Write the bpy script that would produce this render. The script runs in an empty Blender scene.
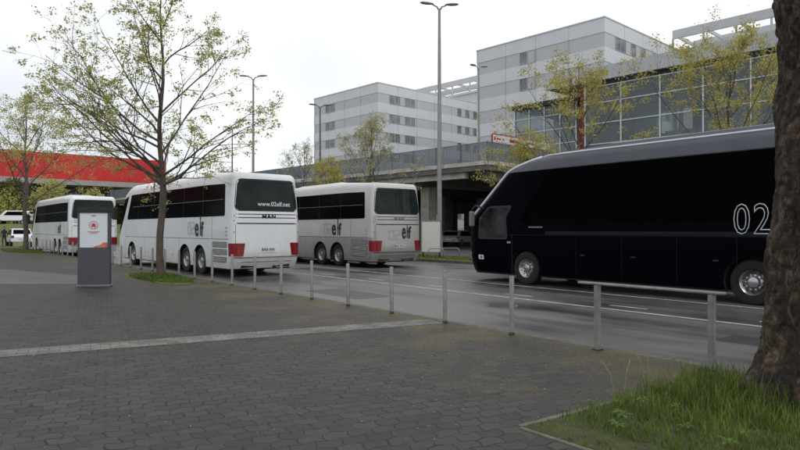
import bpy, bmesh, math, random
from mathutils import Vector, Matrix
R = math.radians
S = bpy.context.scene
COL = S.collection
D = bpy.data
random.seed(7)

# ------------------------------------------------------------------ camera, sky, sun, exposure
EYE = 1.58
cam = D.objects.new('camera', D.cameras.new('camera')); COL.objects.link(cam)
cam.location = (0, 0, EYE)
cam.rotation_euler = (R(90 + 0.38), 0, 0)
cam.data.lens = 28.2; cam.data.sensor_width = 36
cam.data.clip_start = 0.05; cam.data.clip_end = 3000
S.camera = cam
W = D.worlds.new("World"); S.world = W; W.use_nodes = True
nt = W.node_tree; nt.nodes.clear()
wo = nt.nodes.new('ShaderNodeOutputWorld'); bg = nt.nodes.new('ShaderNodeBackground')
sky = nt.nodes.new('ShaderNodeTexSky'); sky.sky_type = 'NISHITA'; sky.sun_disc = False
SUN_EL, SUN_AZ = 58, 150          # high, behind and to the right of the camera; soft under the cloud
sky.sun_elevation = R(SUN_EL); sky.sun_rotation = R(SUN_AZ)
sky.air_density = 1.0; sky.dust_density = 2.0
hsv = nt.nodes.new('ShaderNodeHueSaturation'); hsv.inputs['Saturation'].default_value = 0.15
# cloud cover: an even pale grey-white layer with soft uneven thickness over the sky
tc = nt.nodes.new('ShaderNodeTexCoord'); nz = nt.nodes.new('ShaderNodeTexNoise')
nz.inputs['Scale'].default_value = 1.6; nz.inputs['Detail'].default_value = 4
cr = nt.nodes.new('ShaderNodeValToRGB')
cr.color_ramp.elements[0].position = .44; cr.color_ramp.elements[0].color = (6.3, 6.8, 7.3, 1)
cr.color_ramp.elements[1].position = .66; cr.color_ramp.elements[1].color = (10.6, 10.6, 10.6, 1)
mx = nt.nodes.new('ShaderNodeMixRGB'); mx.inputs[0].default_value = .9
bg.inputs['Strength'].default_value = 0.1
nt.links.new(tc.outputs['Generated'], nz.inputs['Vector'])
nt.links.new(nz.outputs['Fac'], cr.inputs[0])
nt.links.new(sky.outputs[0], hsv.inputs['Color'])
nt.links.new(hsv.outputs[0], mx.inputs[1]); nt.links.new(cr.outputs[0], mx.inputs[2])
nt.links.new(mx.outputs[0], bg.inputs['Color']); nt.links.new(bg.outputs[0], wo.inputs[0])
sl = D.lights.new('sun', 'SUN'); sl.energy = 0.6; sl.angle = R(25); sl.color = (1, .97, .93)
so = D.objects.new('sun', sl); COL.objects.link(so)
az = R(SUN_AZ)
sd = Vector((math.sin(az)*math.cos(R(SUN_EL)), math.cos(az)*math.cos(R(SUN_EL)), math.sin(R(SUN_EL))))
so.rotation_euler = sd.to_track_quat('Z', 'Y').to_euler()
so.location = sd*50
S.view_settings.view_transform = 'Standard'; S.view_settings.look = 'None'
S.view_settings.exposure = 0.38; S.view_settings.gamma = 1; S.view_settings.use_curve_mapping = False

# ------------------------------------------------------------------ materials
def mat(name, col, rough=.6, metal=0, spec=.5, var=0, vscale=3, bump=0, bscale=40, coat=0, col2=None, detail=5, rvar=0, stretch=None, emit=None, alpha=None):
    m = D.materials.new(name); m.use_nodes = True
    n = m.node_tree; b = n.nodes['Principled BSDF']; L = n.links
    c4 = (*col, 1)
    b.inputs['Base Color'].default_value = c4
    b.inputs['Roughness'].default_value = rough; b.inputs['Metallic'].default_value = metal
    b.inputs['Specular IOR Level'].default_value = spec
    if coat: b.inputs['Coat Weight'].default_value = coat; b.inputs['Coat Roughness'].default_value = .06
    t = n.nodes.new('ShaderNodeTexCoord'); src = t.outputs['Object']
    if stretch:
        mp = n.nodes.new('ShaderNodeMapping'); mp.inputs['Scale'].default_value = stretch
        L.new(src, mp.inputs[0]); src = mp.outputs[0]
    if var or col2 or rvar:
        z = n.nodes.new('ShaderNodeTexNoise'); z.inputs['Scale'].default_value = vscale; z.inputs['Detail'].default_value = detail
        z.inputs['Roughness'].default_value = .65
        L.new(src, z.inputs['Vector'])
        r = n.nodes.new('ShaderNodeValToRGB'); r.color_ramp.elements[0].position = .32; r.color_ramp.elements[1].position = .68
        a = col2 if col2 else tuple(x*(1-var) for x in col)
        bb = col if col2 else tuple(min(1, x*(1+var)) for x in col)
        r.color_ramp.elements[0].color = (*a, 1); r.color_ramp.elements[1].color = (*bb, 1)
        L.new(z.outputs['Fac'], r.inputs[0])
        if var or col2: L.new(r.outputs[0], b.inputs['Base Color'])
        if rvar:
            q = n.nodes.new('ShaderNodeMapRange'); q.inputs[1].default_value = .3; q.inputs[2].default_value = .7
            q.inputs[3].default_value = rough-rvar; q.inputs[4].default_value = rough+rvar
            L.new(z.outputs['Fac'], q.inputs[0]); L.new(q.outputs[0], b.inputs['Roughness'])
    if bump:
        z2 = n.nodes.new('ShaderNodeTexNoise'); z2.inputs['Scale'].default_value = bscale; z2.inputs['Detail'].default_value = 6
        L.new(src, z2.inputs['Vector'])
        bu = n.nodes.new('ShaderNodeBump'); bu.inputs['Strength'].default_value = bump; bu.inputs['Distance'].default_value = .02
        L.new(z2.outputs['Fac'], bu.inputs['Height']); L.new(bu.outputs[0], b.inputs['Normal'])
    if emit: b.inputs['Emission Color'].default_value = (*emit, 1); b.inputs['Emission Strength'].default_value = 1
    return m
def glassmat(name, tint, opacity, rough=.03, spec=.5):
    m = D.materials.new(name); m.use_nodes = True
    n = m.node_tree; b = n.nodes['Principled BSDF']
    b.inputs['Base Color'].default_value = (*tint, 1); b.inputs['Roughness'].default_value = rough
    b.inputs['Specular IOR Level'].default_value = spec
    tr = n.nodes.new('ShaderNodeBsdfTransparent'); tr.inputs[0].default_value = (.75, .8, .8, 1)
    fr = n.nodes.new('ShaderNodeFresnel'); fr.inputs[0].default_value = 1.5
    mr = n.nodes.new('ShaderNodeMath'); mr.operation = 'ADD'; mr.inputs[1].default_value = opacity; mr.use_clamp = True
    n.links.new(fr.outputs[0], mr.inputs[0])
    mi = n.nodes.new('ShaderNodeMixShader')
    n.links.new(mr.outputs[0], mi.inputs[0]); n.links.new(tr.outputs[0], mi.inputs[1]); n.links.new(b.outputs[0], mi.inputs[2])
    n.links.new(mi.outputs[0], n.nodes['Material Output'].inputs[0])
    return m
M = {}
M['white'] = mat('coach white paint', (.74, .75, .76), .3, coat=.3, var=.05, vscale=1.3)
M['roofwhite'] = mat('coach roof white', (.7, .7, .7), .4, var=.06, vscale=2)
M['silver'] = mat('coach silver paint', (.42, .41, .40), .35, metal=.35, var=.08, vscale=1.5)
M['pearl'] = mat('coach pale silver paint', (.54, .53, .51), .33, coat=.3, var=.05, vscale=1.5)
def grime(m, dirt, amt):
    n = m.node_tree; L = n.links; b = n.nodes['Principled BSDF']; src = b.inputs['Base Color'].links[0].from_socket
    t = n.nodes.new('ShaderNodeTexCoord'); mp = n.nodes.new('ShaderNodeMapping'); mp.inputs['Scale'].default_value = (3, 3, .7); L.new(t.outputs['Object'], mp.inputs[0])
    z = n.nodes.new('ShaderNodeTexNoise'); z.inputs['Scale'].default_value = 2.2; z.inputs['Detail'].default_value = 8; z.inputs['Roughness'].default_value = .7; L.new(mp.outputs[0], z.inputs['Vector'])
    s_ = n.nodes.new('ShaderNodeSeparateXYZ'); L.new(t.outputs['Object'], s_.inputs[0])
    h = n.nodes.new('ShaderNodeMapRange'); h.inputs[1].default_value = 1.5; h.inputs[2].default_value = .35; h.inputs[3].default_value = 0; h.inputs[4].default_value = .5; L.new(s_.outputs[2], h.inputs[0])
    a = n.nodes.new('ShaderNodeMath'); a.operation = 'ADD'; L.new(z.outputs['Fac'], a.inputs[0]); L.new(h.outputs[0], a.inputs[1])
    r = n.nodes.new('ShaderNodeMapRange'); r.inputs[1].default_value = .6; r.inputs[2].default_value = 1.1; r.inputs[3].default_value = 0; r.inputs[4].default_value = amt; L.new(a.outputs[0], r.inputs[0])
    mi = n.nodes.new('ShaderNodeMixRGB'); L.new(r.outputs[0], mi.inputs[0]); L.new(src, mi.inputs[1]); mi.inputs[2].default_value = (*dirt, 1); L.new(mi.outputs[0], b.inputs['Base Color'])
grime(M['white'], (.34, .31, .27), .38); grime(M['silver'], (.2, .18, .15), .5); grime(M['pearl'], (.3, .27, .23), .4)
M['black'] = mat('coach black paint', (.002, .002, .004), .2, spec=.08, coat=.0)
M['navy'] = mat('coach dark blue line', (.004, .005, .016), .3, spec=.2)
M['greyroof'] = mat('coach grey roof', (.085, .087, .105), .4, metal=.2, coat=.1, var=.1, vscale=1.2)
M['chrome'] = mat('polished metal', (.42, .41, .41), .24, metal=1, var=.1, vscale=14)
M['brightalu'] = mat('bright aluminium trim', (.62, .63, .66), .4, metal=.5, var=.05)
M['tint'] = mat('tinted coach glass', (.004, .0045, .005), .11, spec=.1)
M['tintrear'] = mat('tinted rear glass', (.02, .03, .03), .05, spec=.3, var=.5, vscale=1.2, col2=(.006, .009, .010))
M['tint2'] = mat('black coach glass', (.0015, .0015, .002), .05, spec=.07)
M['cabglass'] = mat('clear cab glass', (.006, .007, .008), .06, spec=.2, col2=(.03, .032, .035), vscale=2.2)
M['tyre'] = mat('tyre rubber', (.009, .009, .009), .85, bump=.3)
M['rim'] = mat('steel rim', (.38, .38, .39), .35, metal=.8, var=.25, vscale=12)
M['dark'] = mat('dark plastic', (.015, .015, .016), .6)
M['midgrey'] = mat('grey plastic', (.16, .16, .165), .55, var=.1)
M['seam'] = mat('panel gap', (.03, .03, .03), .8)
M['louvre'] = mat('louvre grey', (.42, .42, .42), .5, var=.1)
M['red'] = mat('tail light red', (.22, .006, .012), .15, coat=.5, var=.25, vscale=9)
M['reflector'] = mat('dark reflector', (.06, .008, .008), .2)
M['plate'] = mat('plate', (.55, .54, .5), .5)
M['plateblue'] = mat('plate blue', (.02, .05, .3), .5)
M['ink'] = mat('black lettering', (.012, .012, .014), .5)
M['greyink'] = mat('grey lettering', (.5, .5, .51), .5)
M['whiteink'] = mat('white lettering', (.55, .56, .58), .5)
M['steel'] = mat('galvanised steel', (.24, .235, .215), .55, metal=.25, var=.22, vscale=7, bump=.1, bscale=90)
M['rust'] = mat('rusty foot', (.045, .038, .03), .9, var=.4, vscale=20)
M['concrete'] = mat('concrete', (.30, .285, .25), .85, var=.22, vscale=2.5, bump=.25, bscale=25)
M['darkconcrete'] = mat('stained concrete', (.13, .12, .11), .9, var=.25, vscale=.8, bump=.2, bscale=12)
M['kerb'] = mat('kerb stone', (.12, .112, .085), .85, var=.45, vscale=5, bump=.4, bscale=35)
M['lamp'] = mat('lamp post grey', (.27, .27, .26), .5, metal=.3, var=.08)
M['lampdark'] = mat('lamp post dark', (.10, .105, .11), .5, metal=.3)
M['stele'] = mat('anthracite metal', (.062, .064, .075), .5, var=.1, vscale=2)
M['poster'] = mat('poster paper', (.62, .66, .68), .35, var=.03, vscale=2)
M['posterred'] = mat('poster red print', (.5, .06, .05), .5)
M['posterorange'] = mat('poster orange print', (.6, .22, .08), .5, col2=(.25, .02, .10), vscale=5)
M['panel'] = mat('light facade panel', (.64, .65, .665), .6, var=.035, vscale=.5)
M['panelgrey'] = mat('grey ribbed facade', (.50, .505, .515), .65, var=.05, vscale=.6, stretch=(.4, .4, 30))
M['jointgrey'] = mat('facade joint', (.36, .37, .38), .8)
M['hotelframe'] = mat('window frame', (.45, .46, .47), .5)
M['hotelglass'] = mat('hotel window glass', (.17, .20, .205), .08, spec=.5, var=.5, vscale=.8)
M['curtain'] = mat('pale curtain', (.5, .5, .48), .8, var=.15, vscale=5, stretch=(8, 8, .3))
M['alu'] = mat('grey cladding', (.42, .43, .46), .45, metal=.2, var=.04, vscale=.5)
M['mullion'] = mat('aluminium mullion', (.55, .57, .59), .4, metal=.3)
M['fglass'] = glassmat('facade glass', (.34, .38, .40), .25, rough=.05)  # pale sky reflection is put into the glass colour and opacity
M['redwall'] = mat('red wall', (.27, .02, .03), .6, var=.15, vscale=.8)
M['interior'] = mat('interior ceiling', (.5, .53, .52), .7, var=.2, vscale=.4)
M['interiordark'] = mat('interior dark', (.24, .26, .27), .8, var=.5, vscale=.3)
M['redfascia'] = mat('red fascia cladding', (.56, .022, .02), .5, var=.18, vscale=.15)
M['greyfascia'] = mat('grey fascia', (.36, .34, .34), .6, var=.08)
M['rail'] = mat('blue grey railing metal', (.17, .20, .225), .5, metal=.2, var=.1, vscale=.6)
M['signwhite'] = mat('white sign', (.66, .66, .62), .55, var=.03)
M['signred'] = mat('red sign print', (.45, .03, .04), .5)
M['carwhite'] = mat('white car paint', (.74, .75, .75), .25, coat=.5)
M['cargrey'] = mat('grey car paint', (.25, .27, .3), .25, coat=.5)
M['skin'] = mat('skin', (.45, .28, .2), .6); M['cloth'] = mat('dark coat', (.02, .02, .025), .9, var=.2); M['jeans'] = mat('dark trousers', (.025, .03, .045), .9)
M['bark'] = mat('young bark', (.12, .092, .068), .95, col2=(.055, .042, .033), vscale=9, bump=.8, bscale=18, stretch=(1, 1, .35))
M['barkgrey'] = mat('grey bark', (.12, .10, .08), .95, col2=(.06, .05, .042), vscale=6, bump=.6, bscale=14)
M['letter'] = M['ink']
for k_, i_ in (('tint', 1.12), ('tint2', 1.15), ('black', 1.22), ('tintrear', 1.3)): M[k_].node_tree.nodes['Principled BSDF'].inputs['IOR'].default_value = i_
M['ledge'] = mat('pale weathered ledge', (.46, .44, .40), .85, var=.3, vscale=1.5, bump=.2, bscale=15)

def bigbark():
    m = D.materials.new('flaking plane bark'); m.use_nodes = True; n = m.node_tree; L = n.links; b = n.nodes['Principled BSDF']
    b.inputs['Roughness'].default_value = .8; b.inputs['Specular IOR Level'].default_value = .3
    t = n.nodes.new('ShaderNodeTexCoord'); mp = n.nodes.new('ShaderNodeMapping'); mp.inputs['Scale'].default_value = (1, 1, .75)
    L.new(t.outputs['Object'], mp.inputs[0])
    a = n.nodes.new('ShaderNodeTexNoise'); a.inputs['Scale'].default_value = 7; a.inputs['Detail'].default_value = 8; a.inputs['Distortion'].default_value = .6; a.inputs['Roughness'].default_value = .65
    c = n.nodes.new('ShaderNodeTexNoise'); c.inputs['Scale'].default_value = 24; c.inputs['Detail'].default_value = 8; c.inputs['Roughness'].default_value = .7
    L.new(mp.outputs[0], a.inputs['Vector']); L.new(mp.outputs[0], c.inputs['Vector'])
    a.inputs['Distortion'].default_value = 1.2
    r = n.nodes.new('ShaderNodeValToRGB'); e = r.color_ramp.elements
    e[0].position = .33; e[0].color = (.016, .012, .010, 1); e[1].position = .72; e[1].color = (.20, .165, .13, 1)
    x = e.new(.46); x.color = (.042, .032, .026, 1); x = e.new(.52); x.color = (.062, .045, .034, 1); x = e.new(.555); x.color = (.085, .055, .035, 1); x = e.new(.575); x.color = (.14, .085, .045, 1); x = e.new(.595); x.color = (.10, .09, .07, 1)
    L.new(a.outputs['Fac'], r.inputs[0])
    r2 = n.nodes.new('ShaderNodeValToRGB'); r2.color_ramp.elements[0].position = .35; r2.color_ramp.elements[0].color = (.45, .43, .42, 1); r2.color_ramp.elements[1].position = .62; r2.color_ramp.elements[1].color = (1.15, 1.1, 1.05, 1)
    L.new(c.outputs['Fac'], r2.inputs[0])
    mm = n.nodes.new('ShaderNodeMixRGB'); mm.blend_type = 'MULTIPLY'; mm.inputs[0].default_value = 1
    L.new(r.outputs[0], mm.inputs[1]); L.new(r2.outputs[0], mm.inputs[2])
    L.new(mm.outputs[0], b.inputs['Base Color'])
    bu = n.nodes.new('ShaderNodeBump'); bu.inputs['Strength'].default_value = .9; bu.inputs['Distance'].default_value = .03
    L.new(c.outputs['Fac'], bu.inputs['Height']); L.new(bu.outputs[0], b.inputs['Normal'])
    return m
M['bigbark'] = bigbark()
def leafmat(name, c1, c2):
    m = D.materials.new(name); m.use_nodes = True; n = m.node_tree; L = n.links; b = n.nodes['Principled BSDF']
    b.inputs['Roughness'].default_value = .6; b.inputs['Specular IOR Level'].default_value = .25
    t = n.nodes.new('ShaderNodeTexCoord'); z = n.nodes.new('ShaderNodeTexNoise'); z.inputs['Scale'].default_value = 2.6; z.inputs['Detail'].default_value = 6; z.inputs['Roughness'].default_value = .8
    L.new(t.outputs['Object'], z.inputs['Vector'])
    r = n.nodes.new('ShaderNodeValToRGB'); r.color_ramp.elements[0].position = .35; r.color_ramp.elements[1].position = .65
    r.color_ramp.elements[0].color = (*c1, 1); r.color_ramp.elements[1].color = (*c2, 1)
    L.new(z.outputs['Fac'], r.inputs[0]); L.new(r.outputs[0], b.inputs['Base Color'])
    tl = n.nodes.new('ShaderNodeBsdfTranslucent'); L.new(r.outputs[0], tl.inputs[0])
    mi = n.nodes.new('ShaderNodeMixShader'); mi.inputs[0].default_value = .4
    L.new(b.outputs[0], mi.inputs[1]); L.new(tl.outputs[0], mi.inputs[2]); L.new(mi.outputs[0], n.nodes['Material Output'].inputs[0])
    return m
M['leaf'] = leafmat('olive spring leaves', (.29, .29, .06), (.56, .54, .20))
M['leafyellow'] = leafmat('yellow spring leaves', (.34, .30, .06), (.60, .53, .17))
M['leafpale'] = leafmat('pale spring leaves', (.33, .31, .15), (.55, .52, .32))
M['leafgreen'] = leafmat('shrub leaves', (.05, .06, .018), (.17, .17, .05))
M['grass'] = leafmat('grass blades', (.045, .085, .014), (.19, .25, .05))
M['weed'] = leafmat('weed leaves', (.06, .12, .02), (.16, .24, .05))
M['drygrass'] = leafmat('dry grass stalks', (.35, .30, .18), (.45, .40, .26))

# ------------------------------------------------------------------ helpers
class MB:
    def __init__(s): s.v = []; s.f = []; s.mi = []
    def face(s, pts, mi=0):
        i = len(s.v); s.v += [tuple(p) for p in pts]; s.f.append(tuple(range(i, i+len(pts)))); s.mi.append(mi)
    def box(s, x0, x1, y0, y1, z0, z1, mi=0, m=None):
        c = [(x, y, z) for z in (z0, z1) for y in (y0, y1) for x in (x0, x1)]
        if m is not None: c = [tuple(m @ Vector(p)) for p in c]
        i = len(s.v); s.v += c
        for f in ((0, 2, 3, 1), (4, 5, 7, 6), (0, 1, 5, 4), (2, 6, 7, 3), (0, 4, 6, 2), (1, 3, 7, 5)):
            s.f.append(tuple(i+k for k in f)); s.mi.append(mi)
    def prism(s, poly, z0, z1, mi=0):     # poly ccw in xy
        n = len(poly); i = len(s.v)
        s.v += [(p[0], p[1], z0) for p in poly] + [(p[0], p[1], z1) for p in poly]
        s.f.append(tuple(i+k for k in reversed(range(n)))); s.f.append(tuple(i+n+k for k in range(n))); s.mi += [mi, mi]
        for k in range(n):
            j = (k+1) % n; s.f.append((i+k, i+j, i+n+j, i+n+k)); s.mi.append(mi)
    def tube(s, pts, rad, seg=8, mi=0, cap=True):
        pts = [Vector(p) for p in pts]
        if not hasattr(rad, '__len__'): rad = [rad]*len(pts)
        i0 = len(s.v); n = len(pts); ref = None
        for k, p in enumerate(pts):
            d = (pts[min(k+1, n-1)]-pts[max(k-1, 0)]).normalized()
            if ref is None:
                ref = Vector((1, 0, 0)) if abs(d.x) < .9 else Vector((0, 1, 0))
            a = (ref - d*ref.dot(d)).normalized(); ref = a; b = d.cross(a)
            for q in range(seg):
                t = 2*math.pi*q/seg; s.v.append(tuple(p + (a*math.cos(t)+b*math.sin(t))*rad[k]))
        for k in range(n-1):
            for q in range(seg):
                r = (q+1) % seg
                s.f.append((i0+k*seg+q, i0+k*seg+r, i0+(k+1)*seg+r, i0+(k+1)*seg+q)); s.mi.append(mi)
        if cap:
            s.f.append(tuple(i0+q for q in reversed(range(seg)))); s.f.append(tuple(i0+(n-1)*seg+q for q in range(seg))); s.mi += [mi, mi]
    def lathe(s, prof, seg=32, axis='x', mi=0, c=(0, 0, 0)):   # prof [(along, radius)]
        i0 = len(s.v); n = len(prof)
        for a, r in prof:
            for q in range(seg):
                t = 2*math.pi*q/seg
                if axis == 'x': s.v.append((c[0]+a, c[1]+r*math.cos(t), c[2]+r*math.sin(t)))
                else: s.v.append((c[0]+r*math.cos(t), c[1]+r*math.sin(t), c[2]+a))
        for k in range(n-1):
            for q in range(seg):
                r = (q+1) % seg; s.f.append((i0+k*seg+q, i0+k*seg+r, i0+(k+1)*seg+r, i0+(k+1)*seg+q)); s.mi.append(mi)
    def build(s, name, mats, parent=None, smooth=False, bevel=0, recalc=True):
        me = D.meshes.new(name); me.from_pydata(s.v, [], s.f)
        if not isinstance(mats, (list, tuple)): mats = [mats]
        for m in mats: me.materials.append(m)
        me.polygons.foreach_set('material_index', s.mi)
        if recalc:
            bm = bmesh.new(); bm.from_mesh(me); bmesh.ops.recalc_face_normals(bm, faces=bm.faces); bm.to_mesh(me); bm.free()
        if smooth: me.polygons.foreach_set('use_smooth', [True]*len(me.polygons))
        me.update()
        o = D.objects.new(name, me); COL.objects.link(o)
        if parent: o.parent = parent
        if smooth == 'angle':
            try: me.set_sharp_from_angle(angle=R(35))
            except Exception: pass
        if bevel:
            b = o.modifiers.new('bevel', 'BEVEL'); b.width = bevel; b.segments = 2; b.limit_method = 'ANGLE'; b.angle_limit = R(40)
        return o
def tag(o, label=None, cat=None, group=None, kind=None):
    if label: o['label'] = label
    if cat: o['category'] = cat
    if group: o['group'] = group
    if kind: o['kind'] = kind
    return o
def empty(name, loc, rz=0):
    o = D.objects.new(name, None); COL.objects.link(o); o.location = loc; o.rotation_euler = (0, 0, rz); o.empty_display_size = .3
    return o
def copy_tree(o, parent=None):
    c = o.copy(); COL.objects.link(c); c.parent = parent
    for ch in [x for x in D.objects if x.parent == o]: copy_tree(ch, c)
    return c
def text_obj(name, txt, size, material, parent, mtx, extrude=.004, fat=0, outline=0, xs=1, space=1):
    cu = D.curves.new(name, 'FONT'); cu.body = txt; cu.size = size; cu.extrude = extrude; cu.offset = fat; cu.space_character = space
    cu.resolution_u = 3
    if outline: cu.fill_mode = 'NONE'; cu.extrude = 0; cu.bevel_depth = outline; cu.bevel_resolution = 1
    t = D.objects.new(name, cu); COL.objects.link(t)
    bpy.context.view_layer.update()
    me = D.meshes.new_from_object(t.evaluated_get(bpy.context.evaluated_depsgraph_get()))
    D.objects.remove(t); D.curves.remove(cu)
    me.transform(Matrix.Diagonal((xs, 1, 1, 1))); me.transform(mtx); me.materials.clear(); me.materials.append(material)
    o = D.objects.new(name, me); COL.objects.link(o); o.parent = parent
    return o

# grid directions: the road runs along U, N points from the plaza across the road; buildings use UD / VD
U = Vector((-.613, .790, 0)).normalized(); N = Vector((.790, .613, 0))
TD = R(43); UD = Vector((-math.sin(TD), math.cos(TD), 0)); VD = Vector((math.cos(TD), math.sin(TD), 0))
NB = 7.08        # N offset of the bollard line
def P(n, t, z=0): v = N*n + U*t; return Vector((v.x, v.y, z))
TH = math.atan2(.613, .790)

# ------------------------------------------------------------------ ground
def sheet(name, pts, z, m, kind='structure'):
    b = MB(); b.face([(p[0], p[1], z) for p in pts]); o = b.build(name, m); tag(o, kind=kind); return o

def ground_mats():
    # --- interlocking pavers
    m = D.materials.new('interlocking pavers'); m.use_nodes = True; n = m.node_tree; L = n.links; b = n.nodes['Principled BSDF']
    def node(t, **k):
        x = n.nodes.new(t)
        for a, v in k.items(): setattr(x, a, v)
        return x
    def math_(op, a, bb=None, clamp=False):
        x = node('ShaderNodeMath', operation=op, use_clamp=clamp)
        for i, v in enumerate((a, bb)):
            if v is None: continue
            if isinstance(v, (int, float)): x.inputs[i].default_value = v
            else: L.new(v, x.inputs[i])
        return x.outputs[0]
    g = node('ShaderNodeNewGeometry')
    mp = node('ShaderNodeMapping'); mp.inputs['Rotation'].default_value = (0, 0, -R(25)); L.new(g.outputs['Position'], mp.inputs[0])
    sp = node('ShaderNodeSeparateXYZ'); L.new(mp.outputs[0], sp.inputs[0])
    wob = node('ShaderNodeTexNoise'); wob.inputs['Scale'].default_value = 1.1; wob.inputs['Detail'].default_value = 2; L.new(mp.outputs[0], wob.inputs['Vector'])
    wv = math_('MULTIPLY', math_('SUBTRACT', wob.outputs['Fac'], .5), .05)
    tri = math_('PINGPONG', sp.outputs[0], .1)          # 0..0.1 zigzag along the course
    zz = math_('ADD', math_('MULTIPLY', tri, .34), wv)
    y2 = math_('ADD', sp.outputs[1], zz)
    tri2 = math_('PINGPONG', sp.outputs[1], .0825)
    x2 = math_('ADD', sp.outputs[0], math_('MULTIPLY', tri2, .3))
    cb = node('ShaderNodeCombineXYZ'); L.new(x2, cb.inputs[0]); L.new(y2, cb.inputs[1])
    br = node('ShaderNodeTexBrick'); br.offset = .5; br.inputs['Scale'].default_value = 1
    br.inputs['Brick Width'].default_value = .2; br.inputs['Row Height'].default_value = .15
    br.inputs['Mortar Smooth'].default_value = .35
    ms = node('ShaderNodeTexNoise'); ms.inputs['Scale'].default_value = 3.5; ms.inputs['Detail'].default_value = 5; ms.inputs['Roughness'].default_value = .7; L.new(mp.outputs[0], ms.inputs['Vector'])
    msr = node('ShaderNodeMapRange'); msr.inputs[1].default_value = .38; msr.inputs[2].default_value = .72; msr.inputs[3].default_value = .002; msr.inputs[4].default_value = .012; L.new(ms.outputs['Fac'], msr.inputs[0])
    m2 = node('ShaderNodeTexNoise'); m2.inputs['Scale'].default_value = 1.9; m2.inputs['Detail'].default_value = 3; L.new(mp.outputs[0], m2.inputs['Vector'])
    m2r = node('ShaderNodeMapRange'); m2r.inputs[1].default_value = .60; m2r.inputs[2].default_value = .74; m2r.inputs[3].default_value = 0; m2r.inputs[4].default_value = .02; L.new(m2.outputs['Fac'], m2r.inputs[0])
    L.new(math_('ADD', msr.outputs[0], m2r.outputs[0]), br.inputs['Mortar Size'])
    br.inputs['Bias'].default_value = 0
    br.inputs['Color1'].default_value = (.032, .0295, .0275, 1); br.inputs['Color2'].default_value = (.053, .0485, .044, 1)
    br.inputs['Mortar'].default_value = (.008, .008, .007, 1)
    L.new(cb.outputs[0], br.inputs['Vector'])
    big = node('ShaderNodeTexNoise'); big.inputs['Scale'].default_value = .45; big.inputs['Detail'].default_value = 6; L.new(g.outputs['Position'], big.inputs['Vector'])
    r1 = node('ShaderNodeValToRGB'); r1.color_ramp.elements[0].position = .3; r1.color_ramp.elements[1].position = .7
    r1.color_ramp.elements[0].color = (.68, .67, .68, 1); r1.color_ramp.elements[1].color = (1.3, 1.27, 1.2, 1); L.new(big.outputs['Fac'], r1.inputs[0])
    mu = node('ShaderNodeMixRGB', blend_type='MULTIPLY'); mu.inputs[0].default_value = 1; L.new(br.outputs['Color'], mu.inputs[1]); L.new(r1.outputs[0], mu.inputs[2])
    fine = node('ShaderNodeTexNoise'); fine.inputs['Scale'].default_value = 60; fine.inputs['Detail'].default_value = 4; L.new(g.outputs['Position'], fine.inputs['Vector'])
    r2 = node('ShaderNodeValToRGB'); r2.color_ramp.elements[0].position = .3; r2.color_ramp.elements[1].position = .7
    r2.color_ramp.elements[0].color = (.7, .7, .7, 1); r2.color_ramp.elements[1].color = (1.25, 1.25, 1.25, 1); L.new(fine.outputs['Fac'], r2.inputs[0])
    mu2 = node('ShaderNodeMixRGB', blend_type='MULTIPLY'); mu2.inputs[0].default_value = 1; L.new(mu.outputs[0], mu2.inputs[1]); L.new(r2.outputs[0], mu2.inputs[2])
    # moss and blossom litter, thick near the kerb and the grass bed
    sp2 = node('ShaderNodeSeparateXYZ'); L.new(g.outputs['Position'], sp2.inputs[0])
    nn = math_('ADD', math_('MULTIPLY', sp2.outputs[0], .790), math_('MULTIPLY', sp2.outputs[1], .613))
    near = node('ShaderNodeMapRange'); near.inputs[1].default_value = 3.4; near.inputs[2].default_value = 6.6; L.new(nn, near.inputs[0])
    mo = node('ShaderNodeTexNoise'); mo.inputs['Scale'].default_value = 26; mo.inputs['Detail'].default_value = 8; mo.inputs['Roughness'].default_value = .75; L.new(g.outputs['Position'], mo.inputs['Vector'])
    mb = node('ShaderNodeTexNoise'); mb.inputs['Scale'].default_value = .9; mb.inputs['Detail'].default_value = 3; L.new(g.outputs['Position'], mb.inputs['Vector'])
    mk = math_('ADD', math_('MULTIPLY', mo.outputs['Fac'], 1.0), math_('MULTIPLY', mb.outputs['Fac'], .5))
    mk = math_('ADD', mk, math_('MULTIPLY', near.outputs[0], .22))
    mk = math_('ADD', mk, math_('MULTIPLY', br.outputs['Fac'], .10))
    th = node('ShaderNodeMapRange'); th.inputs[1].default_value = .93; th.inputs[2].default_value = 1.03; th.inputs[4].default_value = .8; L.new(mk, th.inputs[0])
    mc = node('ShaderNodeMixRGB'); L.new(th.outputs[0], mc.inputs[0]); L.new(mu2.outputs[0], mc.inputs[1]); mc.inputs[2].default_value = (.125, .100, .036, 1)
    # petals: tiny yellowish specks
    vo = node('ShaderNodeTexVoronoi'); vo.inputs['Scale'].default_value = 9; vo.inputs['Randomness'].default_value = 1; L.new(g.outputs['Position'], vo.inputs['Vector'])
    spk = math_('LESS_THAN', vo.outputs['Distance'], .11)
    vs = node('ShaderNodeSeparateColor'); L.new(vo.outputs['Color'], vs.inputs[0])
    lim = node('ShaderNodeMapRange'); lim.inputs[1].default_value = 2.8; lim.inputs[2].default_value = 6; lim.inputs[3].default_value = .06; lim.inputs[4].default_value = .6; L.new(nn, lim.inputs[0])
    spk = math_('MULTIPLY', spk, math_('LESS_THAN', vs.outputs[0], lim.outputs[0]))
    mc2 = node('ShaderNodeMixRGB'); L.new(math_('MULTIPLY', spk, .7), mc2.inputs[0]); L.new(mc.outputs[0], mc2.inputs[1]); mc2.inputs[2].default_value = (.22, .18, .05, 1)
    L.new(mc2.outputs[0], b.inputs['Base Color'])
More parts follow.
